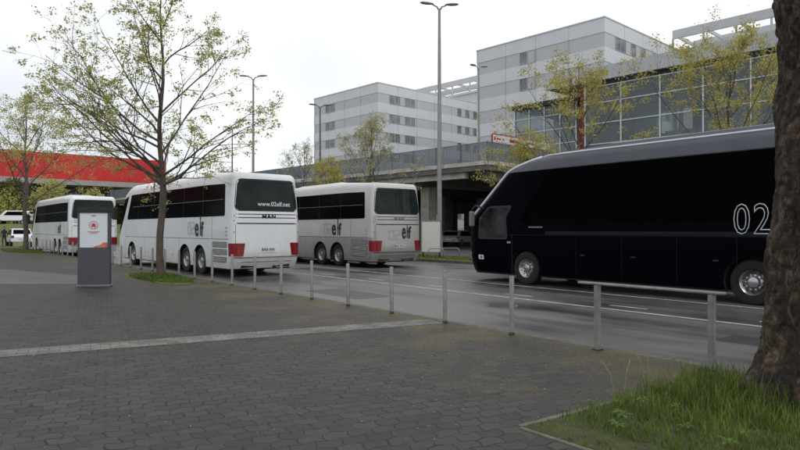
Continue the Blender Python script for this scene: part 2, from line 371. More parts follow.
    rr = node('ShaderNodeMapRange'); rr.inputs[3].default_value = .48; rr.inputs[4].default_value = .8; L.new(big.outputs['Fac'], rr.inputs[0]); L.new(rr.outputs[0], b.inputs['Roughness'])
    b.inputs['Specular IOR Level'].default_value = .35
    bsum = math_('ADD', math_('MULTIPLY', math_('SUBTRACT', 1, br.outputs['Fac']), 1.0), math_('MULTIPLY', fine.outputs['Fac'], .25))
    # blocks sit at slightly different heights
    sc = node('ShaderNodeSeparateColor'); L.new(br.outputs['Color'], sc.inputs[0])
    bsum = math_('ADD', bsum, math_('MULTIPLY', sc.outputs[0], 9))
    bu = node('ShaderNodeBump'); bu.inputs['Strength'].default_value = 1; bu.inputs['Distance'].default_value = .018
    L.new(bsum, bu.inputs['Height']); L.new(bu.outputs[0], b.inputs['Normal'])
    M['pavers'] = m
    # --- pale band
    m = D.materials.new('pale paving band'); m.use_nodes = True; n = m.node_tree; L = n.links; b = n.nodes['Principled BSDF']
    g = node('ShaderNodeNewGeometry'); mp = node('ShaderNodeMapping'); mp.inputs['Rotation'].default_value = (0, 0, -R(27)); L.new(g.outputs['Position'], mp.inputs[0])
    br = node('ShaderNodeTexBrick'); br.inputs['Scale'].default_value = 1; br.inputs['Brick Width'].default_value = .24; br.inputs['Row Height'].default_value = .12
    br.inputs['Mortar Size'].default_value = .006; br.inputs['Color1'].default_value = (.155, .15, .135, 1); br.inputs['Color2'].default_value = (.23, .22, .20, 1); br.inputs['Mortar'].default_value = (.05, .048, .04, 1)
    L.new(mp.outputs[0], br.inputs['Vector'])
    z = node('ShaderNodeTexNoise'); z.inputs['Scale'].default_value = 3; z.inputs['Detail'].default_value = 8; z.inputs['Roughness'].default_value = .7; L.new(g.outputs['Position'], z.inputs['Vector'])
    r = node('ShaderNodeValToRGB'); r.color_ramp.elements[0].position = .35; r.color_ramp.elements[1].position = .7; r.color_ramp.elements[0].color = (.55, .55, .52, 1); r.color_ramp.elements[1].color = (1.1, 1.1, 1.1, 1); L.new(z.outputs['Fac'], r.inputs[0])
    mu = node('ShaderNodeMixRGB', blend_type='MULTIPLY'); mu.inputs[0].default_value = 1; L.new(br.outputs[0], mu.inputs[1]); L.new(r.outputs[0], mu.inputs[2]); L.new(mu.outputs[0], b.inputs['Base Color'])
    b.inputs['Roughness'].default_value = .75
    M['band'] = m
    # --- wet asphalt
    m = D.materials.new('wet asphalt'); m.use_nodes = True; n = m.node_tree; L = n.links; b = n.nodes['Principled BSDF']
    g = node('ShaderNodeNewGeometry'); mp = node('ShaderNodeMapping'); mp.inputs['Rotation'].default_value = (0, 0, -TH); L.new(g.outputs['Position'], mp.inputs[0])
    mp2 = node('ShaderNodeMapping'); mp2.inputs['Scale'].default_value = (1, .12, 1); L.new(mp.outputs[0], mp2.inputs[0])
    st = node('ShaderNodeTexNoise'); st.inputs['Scale'].default_value = 1.1; st.inputs['Detail'].default_value = 6; st.inputs['Roughness'].default_value = .6; L.new(mp2.outputs[0], st.inputs['Vector'])
    pt = node('ShaderNodeTexNoise'); pt.inputs['Scale'].default_value = .35; pt.inputs['Detail'].default_value = 5; L.new(g.outputs['Position'], pt.inputs['Vector'])
    fn = node('ShaderNodeTexNoise'); fn.inputs['Scale'].default_value = 110; fn.inputs['Detail'].default_value = 3; L.new(g.outputs['Position'], fn.inputs['Vector'])
    s1 = math_('ADD', math_('MULTIPLY', st.outputs['Fac'], .6), math_('MULTIPLY', pt.outputs['Fac'], .5))
    r = node('ShaderNodeValToRGB'); r.color_ramp.elements[0].position = .42; r.color_ramp.elements[1].position = .66
    r.color_ramp.elements[0].color = (.042, .038, .038, 1); r.color_ramp.elements[1].color = (.105, .098, .094, 1); L.new(s1, r.inputs[0])
    r2 = node('ShaderNodeValToRGB'); r2.color_ramp.elements[0].position = .35; r2.color_ramp.elements[1].position = .7; r2.color_ramp.elements[0].color = (.7, .7, .7, 1); r2.color_ramp.elements[1].color = (1.5, 1.5, 1.5, 1); L.new(fn.outputs['Fac'], r2.inputs[0])
    mu = node('ShaderNodeMixRGB', blend_type='MULTIPLY'); mu.inputs[0].default_value = 1; L.new(r.outputs[0], mu.inputs[1]); L.new(r2.outputs[0], mu.inputs[2]); L.new(mu.outputs[0], b.inputs['Base Color'])
    rr = node('ShaderNodeMapRange'); rr.inputs[1].default_value = .42; rr.inputs[2].default_value = .68; rr.inputs[3].default_value = .26; rr.inputs[4].default_value = .58; L.new(s1, rr.inputs[0]); L.new(rr.outputs[0], b.inputs['Roughness'])
    b.inputs['Specular IOR Level'].default_value = 1.0
    bu = node('ShaderNodeBump'); bu.inputs['Strength'].default_value = .25; bu.inputs['Distance'].default_value = .006; L.new(fn.outputs['Fac'], bu.inputs['Height']); L.new(bu.outputs[0], b.inputs['Normal'])
    M['asphalt'] = m
    M['dryasphalt'] = mat('pavement asphalt', (.085, .083, .082), .7, var=.2, vscale=.5, bump=.3, bscale=60)
    M['linepaint'] = mat('worn road paint', (.60, .59, .56), .6, col2=(.24, .23, .22), vscale=6, detail=8)
    M['patchasphalt'] = mat('repaired asphalt', (.032, .031, .031), .45, var=.3, vscale=4, bump=.3, bscale=90)
    M['soil'] = mat('mossy soil', (.055, .075, .014), .95, col2=(.040, .030, .014), vscale=6, bump=.6)
    M['lawn'] = mat('lawn', (.12, .16, .035), .95, col2=(.10, .10, .03), vscale=1.5, bump=.6, bscale=30)
ground_mats()

sheet('ground', [(-900, -300), (900, -300), (900, 1500), (-900, 1500)], -.12, M['dryasphalt'])
kn0, kn1 = NB+.14, NB+.30
sheet('road', [P(kn1, -40), P(21.0, -40), P(21.0, 68), P(kn1, 68)], -.1, M['asphalt'])
# plaza of dark pavers: one slab whose side is the kerb face
tg = 2.85       # where the plaza gives way to asphalt path far left
b = MB(); b.prism([P(-60, -40), P(kn0, -40), P(kn0, 72), P(-60, 72)], -.115, 0); tag(b.build('plaza', M['pavers']), kind='structure')
b = MB()
for k in range(112):
    a = P(kn0+.001, -38+k*1.0); 
    c = [P(kn0+.002, -38+k), P(kn1, -38+k), P(kn1, -37.012+k), P(kn0+.002, -37.012+k)]
    b.prism([(p.x, p.y) for p in c], -.119, -.004+random.uniform(-.003, .003))
tag(b.build('kerb', M['kerb'], bevel=.01), kind='structure')
# pale paving bands
b = MB(); p1 = Vector((-9.0, 6.0, 0)); p2 = Vector((.62, 10.75, 0)); d = (p2-p1).normalized(); q = Vector((-d.y, d.x, 0))*.27
p1 = p1 - d*6
b.face([(*(p1-q).xy, .004), (*(p2-q).xy, .004), (*(p2+q).xy, .004), (*(p1+q).xy, .004)]); tag(b.build('paving_band', M['band']), kind='structure')
b = MB(); b.face([(-30, 18.15, .004), (-8.9, 18.05, .004), (-8.9, 18.4, .004), (-30, 18.55, .004)]); tag(b.build('paving_band', M['band']), kind='structure')
sheet('path', [(-9.0, 18.4+.02), (-30, 18.57), (-50, 26), (-50, 30), (-19.2, 27.2), (-9.6, 20.5)], .004, M['dryasphalt'])

def roadline(n, t0, t1, w=.12, dash=None, name='road_marking'):
    b = MB()
    t = t0
    while t < t1:
        e = min(t1, t+(dash[0] if dash else 4.0))
        b.face([P(n-w/2, t, -.096), P(n+w/2, t, -.096), P(n+w/2, e, -.096), P(n-w/2, e, -.096)])
        t = e+(dash[1] if dash else 0)
    tag(b.build(name, M['linepaint']), kind='structure')
for (n_, t_, w_, l_) in ((8.4, 12.5, 1.1, 2.6), (12.9, 20, .9, 4.0), (9.6, 3.0, .7, 1.6)):
    b = MB(); b.face([P(n_, t_, -.0975), P(n_+w_, t_, -.0975), P(n_+w_, t_+l_, -.0975), P(n_, t_+l_, -.0975)]); tag(b.build('road_patch', M['patchasphalt']), kind='structure')
mh = empty('manhole_cover', P(10.2, 9.5, -.1)); tag(mh, 'round iron manhole cover in the road beyond the low railing', 'manhole cover')
b = MB(); b.tube([(0, 0, .0), (0, 0, .006)], .36, 28); b.build('frame', M['kerb'], mh); b = MB(); b.tube([(0, 0, .0065), (0, 0, .010)], .30, 28); b.build('lid', M['rust'], mh)
roadline(11.55, -30, 60, .11)
roadline(12.15, -30, 60, .1, (.9, 2.2))
roadline(14.15, -30, 60, .11)
# far verge, kerb and pavement
b = MB(); b.prism([(p.x, p.y) for p in (P(21.0, -40), P(21.18, -40), P(21.18, 68), P(21.0, 68))], -.119, .03); tag(b.build('kerb', M['kerb']), kind='structure')
b = MB(); b.prism([(p.x, p.y) for p in (P(21.182, -40), P(23.8, -40), P(23.8, 68), P(21.182, 68))], -.118, .035); tag(b.build('verge', M['lawn']), kind='structure')
b = MB(); b.prism([(p.x, p.y) for p in (P(23.802, -60), P(120, -60), P(120, 68), P(23.802, 68))], -.117, .02); tag(b.build('pavement', M['dryasphalt']), kind='structure')
# embankment far left with a lawn on its slope
b = MB(); nx, ny = 26, 16
def ez(x, y):
    t = min(1, max(0, (y-64)/16)); t = t*t*(3-2*t)
    s = min(1, max(0, (-29-x)/8))
    return -.13 + 2.35*t*s + .08*math.sin(x*.7+y*.3)*t*s
for i in range(nx):
    for j in range(ny):
        x0 = -125+i*4; x1 = x0+4; y0 = 63+j*4; y1 = y0+4
        b.face([(x0, y0, ez(x0, y0)), (x1, y0, ez(x1, y0)), (x1, y1, ez(x1, y1)), (x0, y1, ez(x0, y1))])
tag(b.build('embankment', M['lawn'], smooth=True), kind='structure')

# ------------------------------------------------------------------ grass
def blades(name, region, count, h0, h1, m, hfun=None, w=.006, label=None):
    b = MB()
    for _ in range(count):
        p = region()
        h = h0+(h1-h0)*random.random()**1.7*1.35*1.0 if False else (h0+(h1-h0)*1.25*random.random()**1.5)
        h *= (hfun(p) if hfun else 1)
        a = random.uniform(0, 6.283); lean = random.uniform(.1, .7)*h; ww = w*random.uniform(.7, 1.5)
        dx, dy = math.cos(a), math.sin(a); sx, sy = -dy*ww, dx*ww
        z0 = p[2] if len(p) > 2 else 0
        x, y = p[0], p[1]
        mx_, my_ = x+dx*lean*.35, y+dy*lean*.35
        b.face([(x-sx, y-sy, z0), (x+sx, y+sy, z0), (mx_+sx*.8, my_+sy*.8, z0+h*.6), (mx_-sx*.8, my_-sy*.8, z0+h*.6)])
        b.face([(mx_-sx*.8, my_-sy*.8, z0+h*.6), (mx_+sx*.8, my_+sy*.8, z0+h*.6), (x+dx*lean, y+dy*lean, z0+h)])
    o = b.build(name, m, recalc=False); tag(o, label, 'grass', kind='stuff'); return o
# bed round the big tree: corner at (0.98, 5.0)
c0 = Vector((.98, 5.0, 0)); n0 = c0.dot(N); t0 = c0.dot(U)
b = MB()
bed = [P(n0, t0), P(n0, t0-6), P(6.75, t0-6), P(6.75, t0-.3)]
b.prism([(p.x, p.y) for p in reversed(bed)], -.05, .012); tag(b.build('soil_bed', M['soil']), kind='structure')
b = MB()
for k in range(6):
    a, e = t0-k*1.0, t0-k*1.0-.985
    c = [P(n0-.05, a), P(n0-.05, e), P(n0-.002, e), P(n0-.002, a)]
    b.prism([(p.x, p.y) for p in c], -.04, .010+random.uniform(-.004, .004))
for k in range(3):
    a, e = n0+k*.95, n0+k*.95+.93
    c = [P(a, t0-.3*k*.1+.002), P(e, t0-.03*(k+1)+.002), P(e, t0-.03*(k+1)+.062), P(a, t0-.03*k+.062)]
    b.prism([(p.x, p.y) for p in c], -.04, .008)
tag(b.build('kerb', M['kerb'], bevel=.006), kind='structure')
TRX, TRY = 3.90, 5.75
def bedreg():
    while True:
        n_ = n0+(6.75-n0)*random.random(); t_ = t0-5.6*random.random()**.9
        p = P(n_, t_)
        if p.y > 1.5 and (p.x-TRX)**2+(p.y-TRY)**2 > .3: return p
def bedh(p):
    d = (Vector(p)-Vector((2.7, 6.0, 0))).length; e = (Vector(p)-Vector((TRX, TRY, 0))).length
    s = .38+.7*math.exp(-d*d*1.0)+.55*math.exp(-e*e*.8)
    return s*(.75+.5*math.sin(p[0]*5+p[1]*3)**2)*(.5 if Vector(p).dot(N) < n0+.35 else 1)
blades('grass', bedreg, 30000, .04, .19, M['grass'], bedh, .0038, 'green grass growing in the bed round the thick trunk')
b = MB()
for (x, y, h, lx) in ((2.05, 6.0, .33, -.10), (2.2, 6.15, .30, .05), (2.42, 6.2, .38, -.07), (2.5, 6.3, .42, -.03), (3.3, 5.2, .3, .1)):
    b.tube([(x, y, 0), (x+lx*.4, y, h*.6), (x+lx*1.3, y+.02, h)], [.004, .0035, .005], 4)
tag(b.build('dry_grass', M['drygrass']), 'dry pale grass stalks standing out of the bed by the thick trunk', 'grass', kind='stuff')
b = MB()
for _ in range(34):
    p = bedreg(); k = random.randint(5, 9); sz = random.uniform(.04, .09)
    for q in range(k):
        a = 6.28*q/k+random.uniform(-.3, .3); d = Vector((math.cos(a), math.sin(a), 0)); e = Vector((-d.y, d.x, 0)); c = Vector((p.x, p.y, .05+random.random()*.04))
        b.face([c, c+d*sz*.5+e*sz*.22+Vector((0, 0, sz*.45)), c+d*sz*1.1+Vector((0, 0, sz*.3)), c+d*sz*.5-e*sz*.22+Vector((0, 0, sz*.45))])
tag(b.build('weeds', M['weed'], recalc=False), 'broad-leaved weeds among the grass of the bed by the thick trunk', 'weeds', kind='stuff')
b = MB()
for _ in range(1500):
    n_ = random.uniform(-2, 6.95) if random.random() < .35 else 7-abs(random.gauss(0, 1.6)); p = P(n_, random.uniform(-4, 16))
    if p.y < 2: continue
    a = random.uniform(0, 6.28); sz = random.uniform(.005, .014); d = Vector((math.cos(a), math.sin(a), random.uniform(-.1, .35)))*sz; e = Vector((-math.sin(a), math.cos(a), random.uniform(-.2, .2)))*sz*.55; c = Vector((p.x, p.y, .012))
    b.face([c-d, c+e, c+d, c-e])
tag(b.build('fallen_petals', M['drygrass'], recalc=False), 'pale fallen petals and leaf bits strewn over the pavers', 'petals', kind='stuff')
# patch round the middle tree and the one far left
T2 = Vector((-7.72, 20.25, 0)); T3 = Vector((-26.9, 45.0, 0))
def patch(name, cx, sn, st, m):
    b = MB(); pts = []
    for k in range(28):
        a = 6.2832*k/28; rr = 1+.12*math.sin(a*3+1)+.06*math.sin(a*7)
        pts.append((cx + N*(sn*rr*math.copysign(abs(math.cos(a))**.6, math.cos(a))) + U*(st*rr*math.copysign(abs(math.sin(a))**.6, math.sin(a))))[:2])
    b.prism(pts, -.02, .014); tag(b.build(name, m), kind='structure')
patch('lawn_patch', T2+N*(-.1)-U*.2, .62, 2.3, M['lawn']); patch('lawn_patch', T3-N*.2, 1.1, 6, M['lawn'])
def preg(c, sn, st):
    def f():
        while True:
            a, e = random.uniform(-1, 1), random.uniform(-1, 1)
            if abs(a)**2.6+abs(e)**2.6 < 1: return c+N*a*sn+U*e*st
    return f
blades('grass', preg(T2-N*.1-U*.2, .62, 2.3), 6000, .03, .1, M['grass'], lambda p: 1+1.3*math.exp(-((p-T2).length)**2*3), .008, 'short grass in the patch round the slender leafy tree')
blades('grass', preg(T3-N*.2, 1.1, 6), 4000, .05, .14, M['grass'], None, .014, 'short grass in the strip round the far left tree')
blades('grass', lambda: P(random.uniform(21.3, 23.7), random.uniform(5, 40), .03), 9000, .05, .13, M['grass'], None, .014, 'short grass on the verge across the road')

# ------------------------------------------------------------------ trees
def tree(name, loc, label, trunk_h, trunk_r, height, spread, seed, leafm, barkm, limbs=None, leaves=4000, leafsize=.07, cat='tree', group=None, levels=3, lean=(0, 0), upb=.25, clump=.16, droop=0, nbr={0: 7, 1: 6, 2: 4, 3: 3}, gap=.3, twig=1):
    rnd = random.Random(seed)
    root = empty(name, loc); tag(root, label, cat, group)
    wood = MB(); tips = []
    def branch(p, d, ln, r, lev):
        n = 5 if lev > 1 else 6
        pts = [p.copy()]; rad = [r]; q = p.copy(); dd = d.copy()
        for k in range(n):
            dd = (dd + Vector((rnd.gauss(0, .13), rnd.gauss(0, .13), rnd.gauss(0, .09)+upb*.22-droop*.1*(k/n)))).normalized()
            q = q+dd*ln/n; pts.append(q.copy()); rad.append(max(.0035, r*(1-.8*(k+1)/n)))
        wood.tube(pts, rad, 6 if r > .03 else 4, cap=False)
        if lev >= levels:
            for k in (n-1, n): tips.append(pts[k])
            return
        if lev >= levels-1: tips.append(pts[-1])
        nb = nbr.get(lev, 4)
        for k in range(nb):
            t = .22+.76*(k+rnd.random()*.6)/nb; i = min(n-1, int(t*n)); w = t*n-i
            bp = pts[i].lerp(pts[i+1], w); axis = (pts[i+1]-pts[i]).normalized()
            pv = axis.orthogonal().normalized(); ang = rnd.uniform(0, 6.283)
            pv = Matrix.Rotation(ang, 3, axis) @ pv
            nd = (axis*rnd.uniform(.55, .95)+pv*rnd.uniform(.55, .95)+Vector((0, 0, upb*.5))).normalized()
            branch(bp, nd, ln*rnd.uniform(.34, .52)*(1.15-.5*t), max(.004, rad[i]*.55), lev+1)
    # trunk and leader
    top = Vector((lean[0], lean[1], height)); fork = Vector((lean[0]*.2, lean[1]*.2, trunk_h))
    tp = []; tr = []
    m_ = 14
    for k in range(m_+1):
        t = k/m_; z = t*height
        x = lean[0]*t*t + .05*math.sin(z*1.7+seed)*min(1, z); y = lean[1]*t*t+.05*math.cos(z*1.3+seed)*min(1, z)
        f = trunk_r*(1.25 if k == 0 else 1.0)*(1-.12*z/trunk_h) if z < trunk_h else trunk_r*.72*(1-(z-trunk_h)/(height-trunk_h))**.85+.004
        tp.append(Vector((x, y, z))); tr.append(f)
    wood.tube(tp, tr, 10, cap=False)
    def on(z):
        t = z/height*m_; i = min(m_-1, int(t)); return tp[i].lerp(tp[i+1], t-i)
    if limbs is None:
        limbs = []; nl = 11
        for k in range(nl):
            zz = trunk_h+(height-trunk_h)*(.0+.72*k/nl); limbs.append((zz, k*2.4+rnd.uniform(-.3, .3), rnd.uniform(38, 60)-22*k/nl, spread*(1.25-.75*k/nl)*rnd.uniform(.85, 1.1)))
    for (z, a, inc, ln) in limbs:
        dr = Vector((math.cos(a)*math.sin(R(inc)), math.sin(a)*math.sin(R(inc)), math.cos(R(inc))))
        branch(on(z), dr, ln, trunk_r*.36*(1-.5*(z-trunk_h)/(height-trunk_h)), 1)
    for k in range(twig*4): branch(on(height*(.7+.06*k)), Vector((rnd.uniform(-1, 1), rnd.uniform(-1, 1), 1.3)).normalized(), height*.13, .015, levels-1)
    wood.build('trunk', barkm, root, smooth=True, recalc=False)
    lf = MB()
    per = max(1, leaves//max(1, len(tips)))
    rnd.shuffle(tips)
    dens = [rnd.random() for _ in tips]
    cnt = 0
    for p, dn in zip(tips, dens):
        if dn < gap: continue
        for _ in range(max(1, int(per*(.1+2.4*dn*dn)*1.3+rnd.random()))):
            c = p+Vector((rnd.gauss(0, clump), rnd.gauss(0, clump), rnd.gauss(0, clump*.8)))
            s = leafsize*rnd.uniform(.6, 1.25)
            a = Vector((rnd.gauss(0, 1), rnd.gauss(0, 1), rnd.gauss(0, .7))).normalized(); bb = a.orthogonal().normalized()
            bb = Matrix.Rotation(rnd.uniform(0, 6.28), 3, a) @ bb
            e = a*s*.5; g = bb*s*.33
            lf.face([c-e, c-e*.2+g, c+e, c-e*.2-g])
    if lf.f: lf.build('crown', leafm, root, recalc=False)
    return root
# the slender tree in the middle of the plaza edge; limbs (height, azimuth, tilt, length)
lm = [(3.2, 3.15, 64, 5.6), (3.4, 2.8, 66, 5.2), (4.4, 3.2, 62, 4.6), (2.95, 3.0, 60, 5.5), (3.0, .1, 57, 4.0), (2.9, 2.2, 76, 3.2), (3.0, 5.4, 76, 3.4), (3.1, 2.6, 48, 4.4), (3.3, 5.9, 62, 4.0), (3.25, 4.4, 56, 3.6), (3.5, 1.5, 56, 3.4), (3.5, 3.35, 70, 3.9), (3.7, 3.3, 52, 4.9), (4.2, 2.95, 58, 4.2), (4.0, .5, 42, 4.2), (4.4, 5.3, 52, 3.4),
      (4.6, 2.2, 44, 3.2), (5.0, 3.7, 50, 3.2), (5.3, .0, 46, 3.2), (6.0, 4.7, 42, 2.4), (6.4, 2.9, 44, 2.7), (6.9, 1.0, 40, 2.2), (7.6, 3.9, 36, 1.8), (8.0, 5.8, 36, 1.6)]
tree('slender_tree', T2, 'slender tree with open yellow-green spring crown standing in a grass patch behind the info pillar', 3.1, .118, 9.9, 4.2, 3, M['leaf'], M['bark'], limbs=lm, leaves=19000, leafsize=.072, clump=.07, upb=.12, nbr={1: 8, 2: 4}, gap=.22)
tree('young_tree', T3, 'young leafy tree farthest left, on a grass strip before the farthest coach', 3.0, .17, 11.0, 5.4, 12, M['leaf'], M['barkgrey'], leaves=11000, leafsize=.11, clump=.16, upb=.05, nbr={1: 8, 2: 4})
def at(px, Y): return (px-400)/627*Y
for px, Y, hh, sp, sd_, lfm, lab, lv in (
    (371, 41, 9.2, 3.3, 21, 'leafpale', 'pale budding tree in front of the parking deck, above the silver coach', 6000),
    (304, 50, 8.6, 3.4, 22, 'leafpale', 'thin pale budding tree left of the silver coach, against the sky', 3500),
    (330, 46, 6.4, 3.2, 23, 'leafyellow', 'low yellow-leaved tree directly behind the white coach roof', 4500),
    (578, 30, 9.6, 4.4, 24, 'leafyellow', 'yellow-green tree before the left end of the glass building', 6500),
    (528, 38, 6.8, 3.6, 25, 'leafyellow', 'low yellow tree right below the red and white banner', 6000),
    (730, 25, 9.0, 4.8, 26, 'leafyellow', 'yellow-leaved tree before the glass building, next to the thick trunk', 13000)):
    tree('roadside_tree', (at(px, Y), Y, 0), lab, hh*.3, .10, hh, sp, sd_, M[lfm], M['barkgrey'], leaves=lv, leafsize=.105 if Y > 28 else .08, clump=.13, upb=.3, nbr={1: 6, 2: 4}, group='roadside trees across the road')
for px, Y, hh, sd_, lab in ((228, 75, 8.5, 31, 'faint distant tree between the street lamps, above the nearest white coach'), (170, 90, 9.5, 32, 'distant tree behind the slender tree, right of the red hall')):
    tree('distant_tree', (at(px, Y), Y, 0), lab, hh*.3, .15, hh, 3.6, sd_, M['leafpale'], M['barkgrey'], leaves=4000, leafsize=.2, clump=.4, group='distant trees')

# thick trunk at the right edge
def big_trunk():
    root = empty('thick_tree', (TRX, TRY, 0)); tag(root, 'thick old tree trunk with flaking brown bark at the right edge', 'tree')
    from mathutils import noise
    b = MB(); seg, rows = 240, 400; H = 7.2
    for j in range(rows+1):
        z = H*j/rows-.03
        r0 = .42+.30*math.exp(-max(z, 0)*2.1)+.05*math.exp(-((z-1.25)/.35)**2)-.012*z
        cx = -.0+.03*math.sin(z*1.1); cy = .02*math.cos(z)
        for i in range(seg):
            a = 6.28318*i/seg
            pv = Vector((math.cos(a)*1.2, math.sin(a)*1.2, z*.7))
            lump = .07*noise.noise(pv*1.6)+.035*noise.noise(pv*4)
            q = Vector((math.cos(a)*3.0, math.sin(a)*3.0, z*2.6))+noise.noise_vector(pv*3)*.35
            dd, pp = noise.voronoi(q*1.15)[:2]; edge = min(1, (dd[1]-dd[0])/.22); edge = edge*edge*(3-2*edge)
            cell = noise.noise(pp[0]*3.7)
            d2, _p = noise.voronoi(q*3.1)[:2]; e2 = min(1, (d2[1]-d2[0])/.3)
            flake = .030*edge*(.6+.8*cell) + .010*e2 + .006*noise.noise(q*9)-.02
            root_f = .10*math.exp(-max(z, 0)*3.2)*math.cos(a*4+.9)
            rr = r0*(1+root_f)+lump+flake
            b.v.append((cx+rr*math.cos(a), cy+rr*math.sin(a), z))
    for j in range(rows):
        for i in range(seg):
            k = (i+1) % seg; b.f.append((j*seg+i, j*seg+k, (j+1)*seg+k, (j+1)*seg+i)); b.mi.append(0)
    b.build('trunk', M['bigbark'], root, smooth=True, recalc=False)
    # crown far above the frame
    w = MB(); lf = MB(); rnd = random.Random(5)
    for k in range(8):
        a = k*.785+.3; p = Vector((0, 0, 6.6)); d = Vector((math.cos(a)*.7, math.sin(a)*.7, .9)).normalized(); pts = [p]
        for s in range(6): d = (d+Vector((rnd.gauss(0, .15), rnd.gauss(0, .15), rnd.gauss(0, .1)))).normalized(); pts.append(pts[-1]+d*.85)
        w.tube(pts, [.17, .14, .11, .085, .06, .035, .015], 8)
        for q in pts[2:]:
            for _ in range(60):
                c = q+Vector((rnd.gauss(0, .7), rnd.gauss(0, .7), rnd.gauss(0, .5))); a_ = Vector((rnd.gauss(0, 1), rnd.gauss(0, 1), rnd.gauss(0, 1))).normalized()*.06; g_ = a_.orthogonal().normalized()*.03
                lf.face([c-a_, c+g_, c+a_, c-g_])
    w.build('limbs', M['bigbark'], root, smooth=True); lf.build('crown', M['leaf'], root, recalc=False)
big_trunk()

# shrubs under the red hall, one thing each
def shrub(loc, rx, rz, seed, label, m, n=1500, ls=.28, group=None, name='shrub'):
    rnd = random.Random(seed); root = empty(name, loc); tag(root, label, 'shrub', group)
    lobes = [(Vector((rnd.uniform(-.6, .6)*rx, rnd.uniform(-.4, .4)*rx, rz*rnd.uniform(.3, .75))), rnd.uniform(.35, .6)) for _ in range(7)]
    st = MB()
    for c, r in lobes: st.tube([(0, 0, 0), (c.x*.4, c.y*.4, c.z*.5), tuple(c)], [.07, .05, .02], 5)
    st.build('stems', M['barkgrey'], root)
    lf = MB()
    for _ in range(n):
        c, r = rnd.choice(lobes); d = Vector((rnd.gauss(0, 1), rnd.gauss(0, 1), rnd.gauss(0, 1))).normalized()*rnd.uniform(.5, 1)**.5
        p = c+Vector((d.x*r*rx, d.y*r*rx, d.z*r*rz*.7))
        if p.z < .05: p.z = .05+rnd.random()*.4
        a = Vector((rnd.gauss(0, 1), rnd.gauss(0, 1), rnd.gauss(0, 1))).normalized(); g = a.orthogonal().normalized(); s = ls*rnd.uniform(.6, 1.3)
        lf.face([p-a*s*.5, p+g*s*.35, p+a*s*.5, p-g*s*.35])
    lf.build('foliage', m, root, recalc=False)
    return root
for i, (px, Y, rx, rz) in enumerate(((-8, 88, 3.6, 5.6), (14, 90, 3.4, 6.6), (40, 91, 3.8, 7.0), (66, 92, 3.6, 6.6), (92, 92, 3.4, 7.6), (116, 96, 3.6, 6.4), (150, 100, 3.6, 5))):
    shrub((at(px, Y), Y, 2.0 if px < 60 else 0), rx, rz, 50+i, ['shrub at the far left below the red fascia', 'olive shrub above the white van below the red fascia', 'dense shrub just left of the farthest coach roof', 'yellowish shrub right above the farthest coach roof', 'tall shrub above the rear window of the farthest coach', 'shrub seen between the farthest and the nearest white coach', 'shrub hidden behind the nearest white coach nose'][i],
          M['leafgreen'] if i % 2 else M['leaf'], 2600, .3, 'shrubs below the red hall')

# ------------------------------------------------------------------ buildings
def frame_mtx(origin, xdir):        # local x along xdir, y = into the building (left-hand normal), z up
    x = Vector(xdir).normalized(); z = Vector((0, 0, 1)); y = z.cross(x)
    m = Matrix((x.to_4d(), y.to_4d(), z.to_4d(), (0, 0, 0, 1))).transposed(); m[3][3] = 1
    for r_ in range(3): m[r_][3] = origin[r_]; m[3][r_] = 0
    return m
def hotel(name, corner, top, LL, LR, label, winL, winR, nf=7):
    # local frame: origin at the corner nearest the camera, +x along VD (right face), +y along UD (left face)
    root = empty(name, (corner[0], corner[1], 0), TD); tag(root, label, 'building')
    wl = MB(); z = top; k = 0
    while z > .1:
        z0 = max(0, z-1.5)
        mi = k % 2; e = .0 if mi == 0 else -.04
        wl.box(-e, LR+e, -e, LL+e, z0+.004, z-.004, mi); z = z0; k += 1
    wl.box(.06, LR-.06, .06, LL-.06, 0, top-.1, 2)
    wl.build('wall', [M['panel'], M['panelgrey'], M['jointgrey']], root)
    jt = MB(); s = 4.2
    while s < LL: jt.box(-.008, .05, s-.02, s+.02, .1, top-.01); s += 4.2
    s = 4.2
    while s < LR: jt.box(s-.02, s+.02, -.008, .05, .1, top-.01); s += 4.2
    jt.build('panel_joints', M['jointgrey'], root)
    rf = MB(); rf.box(-.06, LR+.06, -.06, LL+.06, top, top+.12); rf.box(2, LR-2, 2, LL-2, top+.12, top+.3); rf.build('roof', M['panel'], root)
    for f in range(nf):
        zt = top-1.5-3.0*f; zb = zt-1.45
        if zb < .5: break
        for face, wins in (('L', winL), ('R', winR)):
            for (s0, s1, npn, curt) in wins:
                fr = MB(); pn = MB(); cu = MB()
                def bx(mb, a, b_, d0, d1, za, zc):
                    if face == 'L': mb.box(d0, d1, a, b_, za, zc)
                    else: mb.box(a, b_, d0, d1, za, zc)
                bx(fr, s0, s1, -.03, .10, zt-.06, zt); bx(fr, s0, s1, -.03, .10, zb, zb+.06)
                w = (s1-s0)/npn
                for q in range(npn+1): 
                    c = s0+q*w; bx(fr, max(s0, c-.04), min(s1, c+.04), -.03, .10, zb+.062, zt-.062)
                o = fr.build('window', M['hotelframe'], root)
                bx(pn, s0+.03, s1-.03, .016, .034, zb+.05, zt-.05); pn.build('pane', M['hotelglass'], o)
                for q in curt:
                    cu = MB(); bx(cu, s0+q*w+.08, s0+(q+1)*w-.08, .0, .012, zb+.08, zt-.08); cu.build('curtain', M['curtain'], o)
    return root
hotel('hotel_building', (-3.4, 96.6), 24.2, 17, 30, 'farther grey-banded hotel wing with pale stripes, left of the tall street lamp',
      [(11.0, 13.6, 2, ())], [(2.4, 8.0, 5, (2,)), (18.3, 23.6, 5, (1, 3)), (28.3, 29.4, 1, ())])
hotel('hotel_building', (20.95, 64), 23.3, 17, 46, 'nearer grey-banded hotel wing rising behind the glass building',
      [(8.5, 10.6, 2, (0,))], [(2.2, 9.0, 6, (2, 4)), (11.4, 15.2, 3, (1,)), (20, 26, 5, (1, 3)), (30, 36, 5, (2,))])
